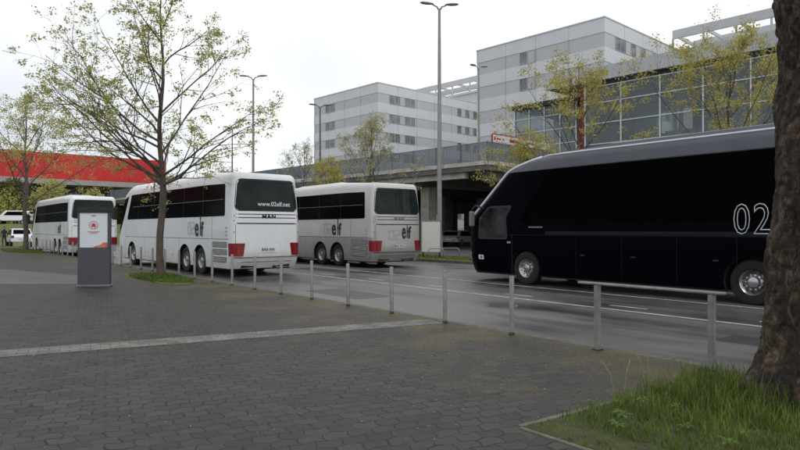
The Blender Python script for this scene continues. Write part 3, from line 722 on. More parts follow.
# roof frames between and behind the wings
def roof_frame(name, o, xd, length, z, deep, label, n=9):
    root = empty(name, (o[0], o[1], 0), xd); tag(root, label, 'roof frame')
    b = MB()
    b.box(0, length, -.15, .15, z-.3, z+.7); b.box(0, length, deep-.15, deep+.15, z-.3, z+.7)
    for k in range(n+1):
        x = length*k/n
        b.box(x-.08, x+.08, .152, deep-.152, z+.1, z+.5)
        b.box(x-.1, x+.1, -.1, .1, z-1.9, z-.302); b.box(x-.1, x+.1, deep-.1, deep+.1, z-1.9, z-.302)
    b.build('lattice', M['panelgrey'], root)
    b = MB(); b.box(0, length, 0, deep, z-2.3, z-1.91); b.box(.3, length-.3, .4, deep-.4, 0, z-2.304); b.build('wing_block', M['panelgrey'], root)
    return root
def uv(u, v): p = UD*u+VD*v; return (p.x, p.y)
AU = math.atan2(-UD.y, -UD.x)
roof_frame('roof_pergola', uv(95, 90), AU, 40, 29.5, 5, 'pale open roof frame between the two hotel wings')
roof_frame('roof_pergola', uv(32.2, 74.3), AU, 42, 24.4, 6, 'pale open roof frame behind the glass building, right of the nearer hotel wing', 12)

# glass building: facade line from its left end A along -UD towards the camera's right
A = Vector((14.67, 49.5, 0))
def glass_building():
    # local x runs along the facade to the right (-UD), local y into the building (VD)
    ang = math.atan2(-UD.y, -UD.x)
    root = empty('glass_building', A, ang); tag(root, 'long glass-fronted building with grey roof edge behind the black coach', 'building')
    Lb = 33; w = 3.0; Z0 = 5.9
    b = MB(); b.box(-.3, Lb, -.45, 14, 13.05, 14.1); b.build('roof', M['alu'], root)
    b = MB(); b.box(-.1, Lb-.1, -.1, 13, 12.75, 13.046); b.build('roof_recess', M['dark'], root)
    b = MB(); b.box(-3.2, -.31, -.6, 10, 13.0, 13.14); b.build('canopy', M['alu'], root)
    b = MB(); b.box(0, Lb, .1, 13, Z0-.35, Z0); b.build('floor', M['concrete'], root)
    b = MB(); b.box(0, Lb, .1, 13, 0, Z0-.352); b.build('base', M['darkconcrete'], root)
    n = int(Lb/w)
    for k in range(n+1):
        b = MB(); x = k*w; b.box(x-.05, x+.05, -.09, .09, Z0, 12.748); b.build('mullion', M['mullion'], root, bevel=.01)
    for k in range(n):
        for z in (Z0+.06, 8.2, 9.8, 11.4, 12.68):
            b = MB(); b.box(k*w+.052, (k+1)*w-.052, -.06, .05, z-.035, z+.035); b.build('transom', M['mullion'], root)
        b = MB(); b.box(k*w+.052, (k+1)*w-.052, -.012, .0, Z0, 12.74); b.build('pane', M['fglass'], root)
    # interior
    b = MB(); b.box(.2, Lb, .6, 13, 12.55, 12.7); b.box(.2, Lb, 7.5, 13, 9.3, 9.6)
    for k in range(12): b.box(.4+k*2.7, .9+k*2.7, 1.0, 12.8, 12.38, 12.548)
    b.build('ceiling', M['interior'], root)
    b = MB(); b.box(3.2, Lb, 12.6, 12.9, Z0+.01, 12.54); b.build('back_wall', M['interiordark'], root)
    b = MB()
    for k in range(6): b.box(4.6+k*4.6, 8.6+k*4.6, 3.9+.6*(k % 2), 4.1+.6*(k % 2), Z0+.01, 9.2+1.4*(k % 3)*.5)
    b.build('screen_wall', M['panel'], root)
    b = MB(); b.box(.3, 2.6, 1.6, 3.2, Z0+.01, 12.3); b.build('red_wall', M['redwall'], root)
    b = MB()
    for k in range(7): b.tube([(1.5+k*4.5, 3.5, Z0), (1.5+k*4.5, 3.5, 12.5)], .17, 10)
    b.build('column', M['panel'], root)
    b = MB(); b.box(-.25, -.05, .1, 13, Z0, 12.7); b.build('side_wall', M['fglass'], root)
    # lower glazed entrance block to the left of the facade
    b = MB(); b.box(-6.9, -.75, -.35, 6, 11.85, 12.2); b.build('entrance_roof', M['dark'], root)
    for k in range(5):
        b = MB(); x = -6.8+k*1.5; b.box(x-.04, x+.04, -.08, .08, Z0, 11.846); b.build('mullion', M['mullion'], root)
    for z in (7.4, 8.6, 9.8, 11.0):
        b = MB(); b.box(-6.8, -.8, -.05, .05, z-.03, z+.03); b.build('transom', M['mullion'], root)
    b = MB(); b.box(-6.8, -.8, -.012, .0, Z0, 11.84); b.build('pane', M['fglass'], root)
    b = MB(); b.box(-.72, -.3, .3, 3.0, Z0, 12.9); b.build('red_wall', M['redwall'], root)
    b = MB(); b.box(-6.6, -.8, 5.6, 5.9, Z0, 11.8); b.build('back_wall', M['interior'], root)
glass_building()

# parking deck: corner C, front edge runs along UD to the left, then steps back along VD
C = Vector((5.9, 42.4, 0))
def parking_deck():
    root = empty('parking_deck', C, TD); tag(root, 'long raised concrete parking deck with grey railing behind the coaches', 'parking deck')
    # local x = VD (right/back), y = UD (left/back)
    LD, DD, ZD = 75, 34, 6.1
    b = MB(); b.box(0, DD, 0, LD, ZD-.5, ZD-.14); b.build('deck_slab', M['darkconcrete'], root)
    b = MB(); k = 0
    while k*4 < LD: b.box(-.06, .14, k*4+.02, k*4+3.98, ZD-.138, ZD+.12); k += 1
    k = 0
    while k*4 < DD: b.box(k*4+.15, k*4+3.98, -.06, .14, ZD-.138, ZD+.12); k += 1
    b.build('ledge', M['ledge'], root)
    b = MB(); b.box(.15, DD, .15, LD, ZD-.136, ZD); b.build('deck_surface', M['dryasphalt'], root)
    for y in (1.0,):
        b = MB(); b.box(1.2, DD-1, y, y+.4, ZD-1.1, ZD-.504); b.build('beam', M['concrete'], root)
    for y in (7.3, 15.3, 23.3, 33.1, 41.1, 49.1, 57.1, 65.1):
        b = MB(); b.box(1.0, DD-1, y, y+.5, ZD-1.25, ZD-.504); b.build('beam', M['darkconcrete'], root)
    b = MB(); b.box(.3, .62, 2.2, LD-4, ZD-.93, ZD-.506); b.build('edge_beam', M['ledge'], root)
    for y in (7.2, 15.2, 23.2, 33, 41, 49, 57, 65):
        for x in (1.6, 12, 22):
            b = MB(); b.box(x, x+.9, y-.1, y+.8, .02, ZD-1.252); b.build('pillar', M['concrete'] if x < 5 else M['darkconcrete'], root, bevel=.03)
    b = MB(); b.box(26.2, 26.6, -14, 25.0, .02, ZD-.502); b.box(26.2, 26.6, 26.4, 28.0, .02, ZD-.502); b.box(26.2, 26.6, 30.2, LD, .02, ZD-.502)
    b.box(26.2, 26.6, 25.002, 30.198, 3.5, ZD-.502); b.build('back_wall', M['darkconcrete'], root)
    # railing: posts and bar panels
    def seg(ax, s0, s1, first):
        rr = MB(); 
        m = (lambda a, b_, c, d, e, f: (a, b_, c, d, e, f)) 
        def bx(mb, a, b_, d0, d1, z0, z1):
            if ax == 'y': mb.box(d0, d1, a, b_, z0, z1)
            else: mb.box(a, b_, d0, d1, z0, z1)
        bx(rr, s0, s1, .0, .05, ZD+1.38, ZD+1.43); bx(rr, s0, s1, .0, .05, ZD+.16, ZD+.2)
        s = s0+.06
        while s < s1-.03:
            bx(rr, s-.027, s+.027, .01, .04, ZD+.2, ZD+1.379); s += .1
        rr.build('railing_panel', M['rail'], root)
        p = MB(); bx(p, s0-.04, s0+.04, .052, .13, ZD+.1, ZD+1.46); p.build('railing_post', M['rail'], root)
    s = 0
    while s < LD-2.4: seg('y', s+.02, s+2.4, s == 0); s += 2.4
    s = .1
    while s < 11: seg('x', s+.02, s+2.4, False); s += 2.4
    return root
parking_deck()
# red and white banner on the deck
def banner():
    Y = 45; root = empty('banner_sign', (at(493, Y), Y, 0), TD); tag(root, 'long white banner sign with red edge and red print above the parking deck', 'sign')
    z1 = EYE+(229.2-134)*Y/627; z0 = EYE+(229.2-141.5)*Y/627; Lb = 7.0
    b = MB(); b.box(0, Lb, 0, .06, z0, z1); b.build('board', M['signwhite'], root)
    b = MB(); b.box(-.02, Lb, -.012, .07, z1+.002, z1+.07); b.box(-.05, -.002, -.012, .07, z0, z1); b.build('edge', M['signred'], root)
    b = MB(); b.box(.12, .32, -.01, -.002, z0+.15, z0+.36); b.box(.42, .95, -.01, -.002, z0+.2, z0+.3); b.box(1.1, 1.3, -.01, -.002, z0+.2, z0+.3)
    b.box(1.95, 3.0, -.01, -.002, z0+.12, z0+.34); b.box(4.2, 5.0, -.01, -.002, z0+.2, z0+.3); b.build('print', M['signred'], root)
    for k, x in enumerate((.05, 3.4, 6.9)):
        b = MB(); b.box(x-.05, x+.05, .062, .16, 6.1, z1); b.build('post', M['lampdark'], root)
banner()

# red hall far left
def red_hall():
    p0 = Vector((at(0, 95), 95, 0)) - VD*45
    root = empty('red_hall', p0, TD); tag(root, 'wide hall with broad red fascia over a dark glazed front at the far left', 'building')
    Lh = 45+25.5; zt, zr, zg = EYE+80.5*95/627, EYE+53*95/627, EYE+47.5*95/627
    b = MB(); x = 0
    while x < Lh:
        b.box(x+.01, min(x+3.99, Lh), 0, 30, zr, zt); x += 4
    b.build('fascia', M['redfascia'], root)
    b = MB(); b.box(0, Lh, -.1, 30, zg, zr-.004); b.build('soffit_band', M['greyfascia'], root)
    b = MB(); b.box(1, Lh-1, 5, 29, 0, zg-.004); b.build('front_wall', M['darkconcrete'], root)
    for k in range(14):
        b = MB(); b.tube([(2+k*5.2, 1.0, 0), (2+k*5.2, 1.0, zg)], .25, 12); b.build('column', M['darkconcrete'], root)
    for k in range(17):
        b = MB(); b.box(2+k*4, 5.6+k*4, 4.9, 4.99, .5, zg-1); b.build('window', M['hotelglass'], root)
red_hall()

# ------------------------------------------------------------------ lamps
def lamp(loc, z0, top, r, m, label, double=True, armlen=1.0, rot=0, group=None, name='street_lamp'):
    root = empty(name, (loc[0], loc[1], z0), rot); tag(root, label, 'street lamp', group)
    h = top-z0
    b = MB(); b.tube([(0, 0, 0), (0, 0, 1.2), (0, 0, 1.21), (0, 0, h-.25)], [r*1.25, r*1.25, r, r*.55], 12); b.build('pole', m, root, smooth='angle')
    for s in ((1, -1) if double else (1,)):
        b = MB(); b.tube([(0, 0, h-.35), (s*.18*armlen, 0, h-.12), (s*.5*armlen, 0, h-.02)], [r*.4, r*.35, r*.3], 8); b.build('arm', m, root, smooth=True)
        b = MB(); c = s*armlen
        prof = [(.42, .05, .03), (.55, .10, .05), (.9, .15, .075), (1.25, .14, .06), (1.42, .05, .03)]
        i0 = len(b.v)
        for (xx, hw, hh) in prof:
            X = s*armlen*xx; zc = h+.05*xx
            b.v += [(X, -hw, zc), (X, -hw*.8, zc+hh), (X, hw*.8, zc+hh), (X, hw, zc), (X, hw*.8, zc-hh*.6), (X, -hw*.8, zc-hh*.6)]
        for k in range(len(prof)-1):
            for q in range(6): b.f.append((k*6+q, k*6+(q+1) % 6, (k+1)*6+(q+1) % 6, (k+1)*6+q)); b.mi.append(0)
        b.f.append(tuple(range(6))); b.f.append(tuple((len(prof)-1)*6+q for q in range(6))); b.mi += [0, 0]
        b.build('lamp_head', m, root, smooth='angle')
lamp((at(439.5, 36.3), 36.3), .03, EYE+36.3*225/627, .15, M['lamp'], 'tall pale street lamp with two heads on the verge beside the white board', armlen=.8, rot=R(8))
lamp((at(253, 54), 54), 0, EYE+54*153/627, .14, M['lamp'], 'grey two-headed street lamp rising beside the crown of the slender tree', armlen=.85)
G = 'lamps on the parking deck'
lamp((at(320, 63), 63), 6.1, EYE+63*124/627, .11, M['lampdark'], 'dark two-headed lamp on the deck, before the left hotel wing', armlen=.8, rot=R(15), group=G)
lamp((at(479, 48), 48), 6.1, EYE+48*163/627, .09, M['lamp'], 'two-headed lamp on the deck, at the left edge of the nearer hotel wing', armlen=.55, rot=R(25), group=G)
lamp((at(232, 77), 77), 6.1, EYE+77*102/627, .1, M['lampdark'], 'smallest and farthest lamp on the deck, just left of the grey street lamp', armlen=.8, group=G)

# ------------------------------------------------------------------ coaches
def coach(name, label, kind, L_, W_, H_, axles, m):
    """local +y heading, +x right side, origin at the middle of the rear end on the ground. kind: 'tour' or 'wedge'"""
    root = empty(name, (0, 0, 0)); tag(root, label, 'coach', 'coaches parked along the road')
    hw = W_/2; zb = .30; r = .24 if kind == 'tour' else .26
    def sm(t): t = max(0, min(1, t)); return t*t*(3-2*t)
    def F(x, y, z, eps=0, rr=None):
        rr = r if rr is None else rr
        lo = (-hw+rr, rr, zb+.05); hi = (hw-rr, L_-rr, H_-rr)
        ix = min(max(x, lo[0]), hi[0]); iy = min(max(y, lo[1]), hi[1]); iz = min(max(z, zb+.05), hi[2])
        d = Vector((x-ix, y-iy, z-iz))
        if z < lo[2]: d.z = 0; iz = z
        if d.length > 1e-6: d = d.normalized()*(rr+eps)
        px, py, pz = ix+d.x, iy+d.y, iz+d.z
        if z < lo[2]: pz = z
        # tumblehome
        t = max(0, (pz-1.3)/(H_-1.3)); px *= 1-.055*t*t
        # skirt tucks in
        if pz < .6: px *= 1-.02*((.6-pz)/.3)**2
        fy = py/L_
        if kind == 'tour':
            # rear: slight curve in plan and lean at the top
            e = max(0, 1-py/1.2); py += e*(.10*(px/hw)**2+.16*sm((pz-1.9)/1.9)) ; 
            if pz < .7: py += e*.22*((.7-pz)/.4)
            f = max(0, (py-(L_-2.6))/2.6); pz -= .30*f*f*sm((pz-2.6)/1.1); py -= f*(.42*(px/hw)**2+1.05*sm((pz-1.1)/2.9)**1.1)
            if pz > 3.0: pz += .12*sm((py-.5)/2.0)*(1-.35*(px/hw)**2)*sm((pz-3.0)/.7)*sm((L_-py)/2.5)
        else:
            e = max(0, 1-py/1.2); py += e*(.12*(px/hw)**2+.2*sm((pz-1.9)/1.9))
            zz = max(0, (pz-2.05)/(H_-2.05)); f = max(0, (py-(L_-5.5))/5.5)
            py -= f*(.45*(px/hw)**4+2.2*zz+1.5*max(0, (zz-.72)/.28)**2)
            if pz < .9: py -= f*.22*((.9-pz)/.6)**2
            px *= 1-f*f*.10
        return Vector((px, py, pz))
    def axis(lo, hi, cuts, step, rr):
        a = [lo+rr*(math.tan(math.pi/4*k/6)) * 0 + rr*(k/6) for k in range(7)] + [hi-rr*(k/6) for k in range(7)] + list(cuts)
        n = max(2, int((hi-lo-2*rr)/step)); a += [lo+rr+(hi-lo-2*rr)*k/n for k in range(n+1)]
        a = sorted(a); o = [a[0]]
        for v in a[1:]:
            if v-o[-1] > .012: o.append(v)
        o[-1] = hi
        return o
    zc = 1.33 if kind == 'tour' else 3.44
    xs = axis(-hw, hw, (), .4, r); ys = axis(0, L_, (), .3, r); zs = axis(zb, H_, (zc,), .22, r)
    bm = bmesh.new(); vd = {}
    def V(x, y, z):
        k = (round(x, 4), round(y, 4), round(z, 4))
        if k not in vd: vd[k] = bm.verts.new(F(x, y, z))
        return vd[k]
    def mid(z, y, side):
        if kind == 'tour':
            if z < zc: return 1
            if side == 'rear' and z < 2.3: return 1
            return 0
        return 1 if z > zc else 0
    def q(a, b_, c, d, mi):
        try: f = bm.faces.new((a, b_, c, d)); f.material_index = mi; f.smooth = True
        except ValueError: pass
    for i in range(len(ys)-1):
        for j in range(len(zs)-1):
            for x in (-hw, hw):
                q(V(x, ys[i], zs[j]), V(x, ys[i+1], zs[j]), V(x, ys[i+1], zs[j+1]), V(x, ys[i], zs[j+1]), mid((zs[j]+zs[j+1])/2, ys[i], 'side'))
        for j in range(len(xs)-1):
            q(V(xs[j], ys[i], H_), V(xs[j+1], ys[i], H_), V(xs[j+1], ys[i+1], H_), V(xs[j], ys[i+1], H_), 1 if kind == 'wedge' else 0)
            q(V(xs[j], ys[i], zb), V(xs[j+1], ys[i], zb), V(xs[j+1], ys[i+1], zb), V(xs[j], ys[i+1], zb), 2)
    for i in range(len(xs)-1):
        for j in range(len(zs)-1):
            for y, sd_ in ((0, 'rear'), (L_, 'front')):
                q(V(xs[i], y, zs[j]), V(xs[i+1], y, zs[j]), V(xs[i+1], y, zs[j+1]), V(xs[i], y, zs[j+1]), mid((zs[j]+zs[j+1])/2, y, sd_))
    bmesh.ops.recalc_face_normals(bm, faces=bm.faces)
    me = D.meshes.new('body'); bm.to_mesh(me); bm.free()
    for k in ('body', 'lower', 'under'): me.materials.append(m[k])
    body = D.objects.new('body', me); COL.objects.link(body)
    # wheel arches
    cut = MB()
    for ya in axles:
        for s in (-1, 1):
            cut.lathe([(s*hw*1.1, .001), (s*hw*1.1, .60), (s*(hw-.45), .60), (s*(hw-.45), .001)], 40, 'x', 0, (0, ya, .50))
    co = cut.build('cutter', M['dark'])
    md = body.modifiers.new('b', 'BOOLEAN'); md.operation = 'DIFFERENCE'; md.object = co; md.solver = 'EXACT'
    bpy.context.view_layer.update()
    me2 = D.meshes.new_from_object(body.evaluated_get(bpy.context.evaluated_depsgraph_get()))
    body.modifiers.clear(); body.data = me2; body.parent = root; me2.name = 'body'
    D.objects.remove(co)
    for p in me2.polygons: 
        c = p.center
        if p.material_index > 1: continue
        if c.z < 1.12 and any(abs(math.hypot(c.y-ya, c.z-.5)) < .605 for ya in axles) and abs(c.x) < hw-.03: p.material_index = 2; p.use_smooth = False
    try: me2.set_sharp_from_angle(angle=R(40))
    except Exception: pass
    # patches that follow the shell
    def patch(pname, face, v0, v1, lf, rf, material, parent=root, eps=.007, cr_=.0, thick=.02, nu=None, mirror=False):
        """side faces: v=z, u=y ; rear/front: v=z, u=x. lf/rf give the u range at v; cr_ rounds the corners"""
        span = v1-v0; nv = max(3, int(span/.06)); vs = set()
        for k in range(nv+1): vs.add(v0+span*k/nv)
        if cr_:
            for k in range(1, 6): vs.add(v0+cr_*(1-math.cos(math.pi/2*k/5))); vs.add(v1-cr_*(1-math.cos(math.pi/2*k/5)))
        vs = sorted(vs); L0 = lf if callable(lf) else (lambda v: lf); R0 = rf if callable(rf) else (lambda v: rf)
        wmax = max(R0(v)-L0(v) for v in vs); n = nu or max(2, int(wmax/.12))
        b = MB(); rows = []
        for e in (eps, eps-thick):
            g = []
            for v in vs:
                ins = 0
                if cr_:
                    dd = min(v-v0, v1-v)
                    if dd < cr_: ins = cr_-math.sqrt(max(0, cr_*cr_-(cr_-dd)**2))
                a, c = L0(v)+ins, R0(v)-ins; row = []
                for k in range(n+1):
                    u = a+(c-a)*k/n
                    if face == 'left': p = F(-hw-e, u, v, e)
                    elif face == 'right': p = F(hw+e, u, v, e)
                    elif face == 'rear': p = F(u, -e, v, e)
                    elif face == 'front': p = F(u, L_+e, v, e)
                    row.append(len(b.v)); b.v.append(tuple(p))
                g.append(row)
            rows.append(g)
        o_, i_ = rows
        for a in range(len(vs)-1):
            for k in range(n):
                b.f.append((o_[a][k], o_[a][k+1], o_[a+1][k+1], o_[a+1][k])); b.mi.append(0)
        bd = [(o_[0][k], i_[0][k]) for k in range(n+1)] + [(o_[a][n], i_[a][n]) for a in range(1, len(vs))] + [(o_[-1][k], i_[-1][k]) for k in range(n-1, -1, -1)] + [(o_[a][0], i_[a][0]) for a in range(len(vs)-2, 0, -1)]
        for k in range(len(bd)):
            a, c = bd[k], bd[(k+1) % len(bd)]; b.f.append((a[0], c[0], c[1], a[1])); b.mi.append(0)
        return b.build(pname, material, parent, smooth='angle')
    def sidetext(pname, txt, size, material, y, z, **k):
        t = -hw-.010
        x = F(-hw, y-.5, z+size*.3).x-.012
        tilt = .03 if z > 1.3 else 0
        mt = Matrix.Translation((x, y, z)) @ Matrix.Rotation(R(-90), 4, 'Z') @ Matrix.Rotation(R(90), 4, 'X')
        return text_obj(pname, txt, size, material, root, mt, **k)
    def wheel(ya, s, twin=False):
        b = MB(); x0 = s*(hw-.07)
        ro = .50
        prof = [(x0-s*.03, .29), (x0, .31), (x0+s*.012, .40), (x0, .47), (x0-s*.035, ro), (x0-s*.25, ro), (x0-s*.29, .46), (x0-s*.29, .25)]
        b.lathe(prof, 44, 'x', 0, (0, ya, ro-.1+.1))
        w = b.build('wheel', M['tyre'], root, smooth='angle')
        b = MB(); i = 1 if s*axles[0] >= 0 else 1
        deep = .10 if (ya > 8) else .13
        b.lathe([(x0-s*.02, .295), (x0-s*.005, .285), (x0-s*.03, .262), (x0-s*deep*.7, .23), (x0-s*deep, .17), (x0-s*deep*.9, .13), (x0-s*.03, .115), (x0-s*.015, .09), (x0-s*.015, .001)] , 44, 'x', 0, (0, ya, ro))
        nb = b
        for k in range(10):
            a = 6.2832*k/10; nb.lathe([(x0-s*.10, .022), (x0-s*.045, .02), (x0-s*.04, .001)], 8, 'x', 0, (0, ya+.165*math.cos(a), ro+.165*math.sin(a)))
        hb = b
        for k in range(10):
            a = 6.2832*(k+.5)/10; hb.lathe([(x0-s*.062, .028), (x0-s*.062, .001)], 10, 'x', 1, (0, ya+.228*math.cos(a), ro+.228*math.sin(a)))
        b.build('rim', [m.get('rim', M['rim']), M['dark']], w, smooth='angle')
    for ya in axles:
        for s in (-1, 1): wheel(ya, s)
        b = MB(); b.lathe([(-hw+.3, .001), (-hw+.3, .12), (hw-.3, .12), (hw-.3, .001)], 12, 'x', 0, (0, ya, .5)); b.build('axle', M['dark'], root)
    if kind == 'tour':
        dead = m['lower']
        for sname in ('left', 'right'):
            patch('side_window', sname, 2.14, 3.28, .62, lambda z: L_-1.55-.55*max(0, z-2.3), m['glass'], cr_=.09, nu=70)
            patch('window_strip', sname, 2.72, 2.738, .75, L_-2.6, M['midgrey'], eps=.010, thick=.006, nu=60)
            for yy in (2.6, 4.5, 6.4, 8.3, 10.1):
                patch('window_joint', sname, 2.16, 3.26, yy-.008, yy+.008, M['dark'], eps=.0095, thick=.006, nu=1)
            patch('waist_seam', sname, 1.318, 1.336, .35, L_-1.35, M['seam'], eps=.002, thick=.006, nu=60)
            # luggage flap gaps
            for yy in (4.95, 6.3, 7.7, 9.1): patch('flap_gap', sname, .42, 1.318, yy-.007, yy+.007, M['seam'], eps=.002, thick=.006, nu=1)
            for yy in (1.75,): patch('flap_gap', sname, 1.335, 2.12, yy-.007, yy+.007, M['seam'], eps=.002, thick=.006, nu=1)
            patch('cab_window', sname, 1.3, 3.3, lambda z: L_-.06-1.25*((z-1.3)/2)**.75, lambda z: L_-.02, m['glass'], nu=14)
            patch('front_door_gap', sname, .45, 1.7, L_-1.28, L_-1.265, M['seam'], eps=.002, thick=.006, nu=1)
            for k, z in enumerate((.50, .77, 1.03)):
                lv = patch('louvre', sname, z, z+.2, .42, 1.72, M['seam'], eps=.002, cr_=.06, nu=12)
                for q_ in range(4): patch('louvre_slat', sname, z+.025+q_*.042, z+.05+q_*.042, .46, 1.68, M['louvre'], lv, eps=.010, thick=.006, nu=10)
            for k in range(3): patch('small_vent', sname, 1.43+.13*k, 1.50+.13*k, .38, .60, M['louvre'], eps=.004, cr_=.02, nu=3)
            for yy in (5.6, 7.2, 8.6): patch('side_reflector', sname, .62, .66, yy, yy+.1, M['posterorange'], eps=.005, thick=.006, nu=2)
        # rear
        patch('rear_window', 'rear', 2.36, 3.40, lambda z: -hw+.13+.10*max(0, z-2.6), lambda z: hw-.13-.10*max(0, z-2.6), M['tintrear'], cr_=.16, nu=24)
        patch('rear_window_surround', 'rear', 2.31, 3.45, lambda z: -hw+.08+.10*max(0, z-2.6), lambda z: hw-.08-.10*max(0, z-2.6), M['dark'], eps=.003, cr_=.19, nu=24)
        for z, e in ((2.19, .0), (2.07, .0)):
            patch('air_slot', 'rear', z, z+.028, -hw+.12, hw-.12, M['seam'], eps=.004, nu=20)
        def arch(b0):
            return b0
        patch('lid_edge', 'rear', 1.86, 1.90, -hw+.17, hw-.17, M['dark'], eps=.004, cr_=.018, nu=20)
        for s in (-1, 1):
            u0, u1 = (-hw+.12, -hw+.134) if s < 0 else (hw-.134, hw-.12)
            patch('lid_edge', 'rear', 1.0, 1.86, u0, u1, M['seam'], eps=.003, thick=.006, nu=1)
            for z in (1.55, 1.95, 2.12):
                patch('marker_lamp', 'rear', z, z+.05, *( (-hw+.04, -hw+.075) if s < 0 else (hw-.075, hw-.04)), M['red'], eps=.012, nu=2)
            # tail lights wrap the corner
            u = (-hw-.0, -hw+.50) if s < 0 else (hw-.50, hw+.0)
            if s < 0: tl = patch('tail_light', 'rear', .74, 1.19, lambda z: -hw, lambda z: -hw+.40+.14*(z-.74), M['red'], eps=.014, cr_=.03, nu=10)
            else: tl = patch('tail_light', 'rear', .74, 1.19, lambda z: hw-.40-.14*(z-.74), lambda z: hw, M['red'], eps=.014, cr_=.03, nu=10)
            patch('tail_light', 'left' if s < 0 else 'right', .74, 1.19, 0, lambda z: .24+.12*(z-.74), M['red'], eps=.014, cr_=.03, nu=6)
            for z in (.86, .98, 1.08): patch('lamp_bar', 'rear', z, z+.012, *((-hw+.1, -hw+.4) if s < 0 else (hw-.4, hw-.1)), M['dark'], tl, eps=.018, thick=.006, nu=4)
        patch('bumper_gap', 'rear', .68, .70, -hw+.02, hw-.02, M['seam'], eps=.003, nu=20)
        patch('bumper_strip', 'rear', .52, .535, -hw+.35, hw-.35, M['seam'], eps=.003, thick=.006, nu=16)
        pl = patch('number_plate_recess', 'rear', .86, 1.10, -.34, .36, m['lower'], eps=.018, cr_=.04, nu=4)
        patch('number_plate', 'rear', .90, 1.02, -.27, .25, M['plate'], pl, eps=.024, nu=2)
        patch('plate_band', 'rear', .905, 1.015, -.265, -.225, M['plateblue'], pl, eps=.027, thick=.005, nu=1)
        for k_, (a_, b_) in enumerate(((-.2, -.13), (-.11, -.04), (.02, .07), (.09, .14), (.16, .21))): patch('plate_print', 'rear', .925, .995, a_, b_, M['midgrey'], pl, eps=.027, thick=.005, nu=1)
        b = MB(); b.tube([(.25, .1, .34), (.25, -.02, .34)], .05, 10); b.build('tow_hook', M['dark'], root)
        b = MB(); b.tube([(-hw+.4, .25, .38), (hw-.4, .25, .38)], .06, 8); b.build('rear_underrun', M['dark'], root)
        # roof unit
        b = MB(); prev = None; rc = [(-.8, 0), (-.78, .09), (-.6, .15), (.6, .15), (.78, .09), (.8, 0)]
        stn = [(3.2, .2), (3.6, 1), (7.4, 1), (7.9, .2)]
        for yy, f_ in stn:
            b.v += [(x*(.9+.1*f_), yy, H_+.06+z*f_) for x, z in rc]
        for k in range(3):
            for j in range(5): b.f.append((k*6+j, k*6+j+1, (k+1)*6+j+1, (k+1)*6+j)); b.mi.append(0)
        for k in (0, 3): b.f.append(tuple(k*6+j for j in range(6))); b.mi.append(0)
        b.build('roof_unit', m['body'], root, smooth='angle')
        # front
        patch('windscreen', 'front', 1.25, 3.3, lambda z: -hw+.07, lambda z: hw-.07, m['glass'], cr_=.15, nu=20)
        for s in (-1, 1):
            patch('headlight', 'front', .62, .9, *( (-hw+.08, -hw+.55) if s < 0 else (hw-.55, hw-.08)), M['chrome'], cr_=.08, nu=5)
            p0 = F(s*hw, L_-.2, 3.0); b = MB()
            b.tube([p0, p0+Vector((s*.22, .35, .05)), p0+Vector((s*.3, .5, -.15))], .03, 8); mr_ = b.build('mirror_arm', M['dark'], root, smooth=True)
            b = MB(); q0 = p0+Vector((s*.3, .5, -.5)); b.box(q0.x-.12, q0.x+.12, q0.y-.07, q0.y+.07, q0.z-.28, q0.z+.34); b.build('mirror', M['dark'], mr_, bevel=.04)
        patch('front_grille', 'front', .95, 1.12, -hw+.5, hw-.5, M['dark'], cr_=.05, nu=10)
        # lettering on the side
        sidetext('lettering', 'e', .98, M['ink'], 3.32, 1.43, fat=.022, xs=.78)
        sidetext('lettering', 'f', .74, M['ink'], 2.73, 1.43, fat=.022, xs=.95)
        b = MB(); xx = F(-hw, 2.7, 2.2).x-.016; b.box(xx-.004, xx, 2.765, 2.835, 1.43, 1.98); b.box(xx-.004, xx, 2.785, 2.815, 1.982, 2.2); b.box(xx-.004, xx, 2.76, 2.84, 2.06, 2.13); b.build('lettering', M['ink'], root)
        # the striped grey 02
        b = MB(); xx = F(-hw, 3.6, 1.7).x-.014
        seg = {'0': [(0, 0, .07, 1), (.23, 0, .3, 1), (.07, 0, .23, .12), (.07, .88, .23, 1)], '2': [(0, 0, .3, .12), (0, .88, .3, 1), (.23, .5, .3, .88), (0, .12, .07, .5), (.0, .44, .3, .56)]}
        for ch, yst in (('0', 4.02), ('2', 3.64)):
            for (a, c_, e_, g_) in seg[ch]:
                z = 1.47+c_*.5; z1 = 1.47+g_*.5
                while z < z1-.005:
                    b.box(xx-.004, xx, yst-e_, yst-a, z, min(z+.024, z1)); z += .042
        b.build('lettering', M['greyink'], root)
        def reartext(txt, size, material, x, z, **k):
            p = F(x, 0, z+.1); mt = Matrix.Translation((x, p.y-.016-k.pop('off', 0), z)) @ Matrix.Rotation(R(90)-k.pop('tilt', 0), 4, 'X')
            return text_obj('lettering', txt, size, material, root, mt, **k)
        reartext('MAN', .17, M['ink'] if m.get('reartext') == 'web' else M['midgrey'], -.26, 2.07, fat=.006, xs=1.35, space=1.15)
        if m.get('reartext') == 'web':
            reartext('www.02elf.net', .22, M['whiteink'], -.42, 2.50, fat=.004, tilt=.12, off=.03, extrude=.002)
        if m.get('reartext') == 'elf':
            reartext('e', .95, M['ink'], .14, 1.29, fat=.018, xs=.5); reartext('f', .72, M['ink'], .50, 1.29, fat=.018, xs=.75)
            b = MB(); yy = F(.6, 0, 1.4).y-.016; b.box(.425, .48, yy-.004, yy, 1.29, 1.80); b.box(.44, .465, yy-.004, yy, 1.802, 1.86); b.build('lettering', M['ink'], root)
            b = MB(); yy = F(-.2, 0, 1.4).y-.016
            for ch, xst in (('0', -.55), ('2', -.21)):
                for (a, c_, e_, g_) in seg[ch]:
                    z = 1.25+c_*.42; z1 = 1.25+g_*.42
                    while z < z1-.005: b.box(xst+a, xst+e_, yy-.004, yy, z, min(z+.016, z1)); z += .04
            b.build('lettering', M['louvre'], root)
    else:
        fs = L_-2.9
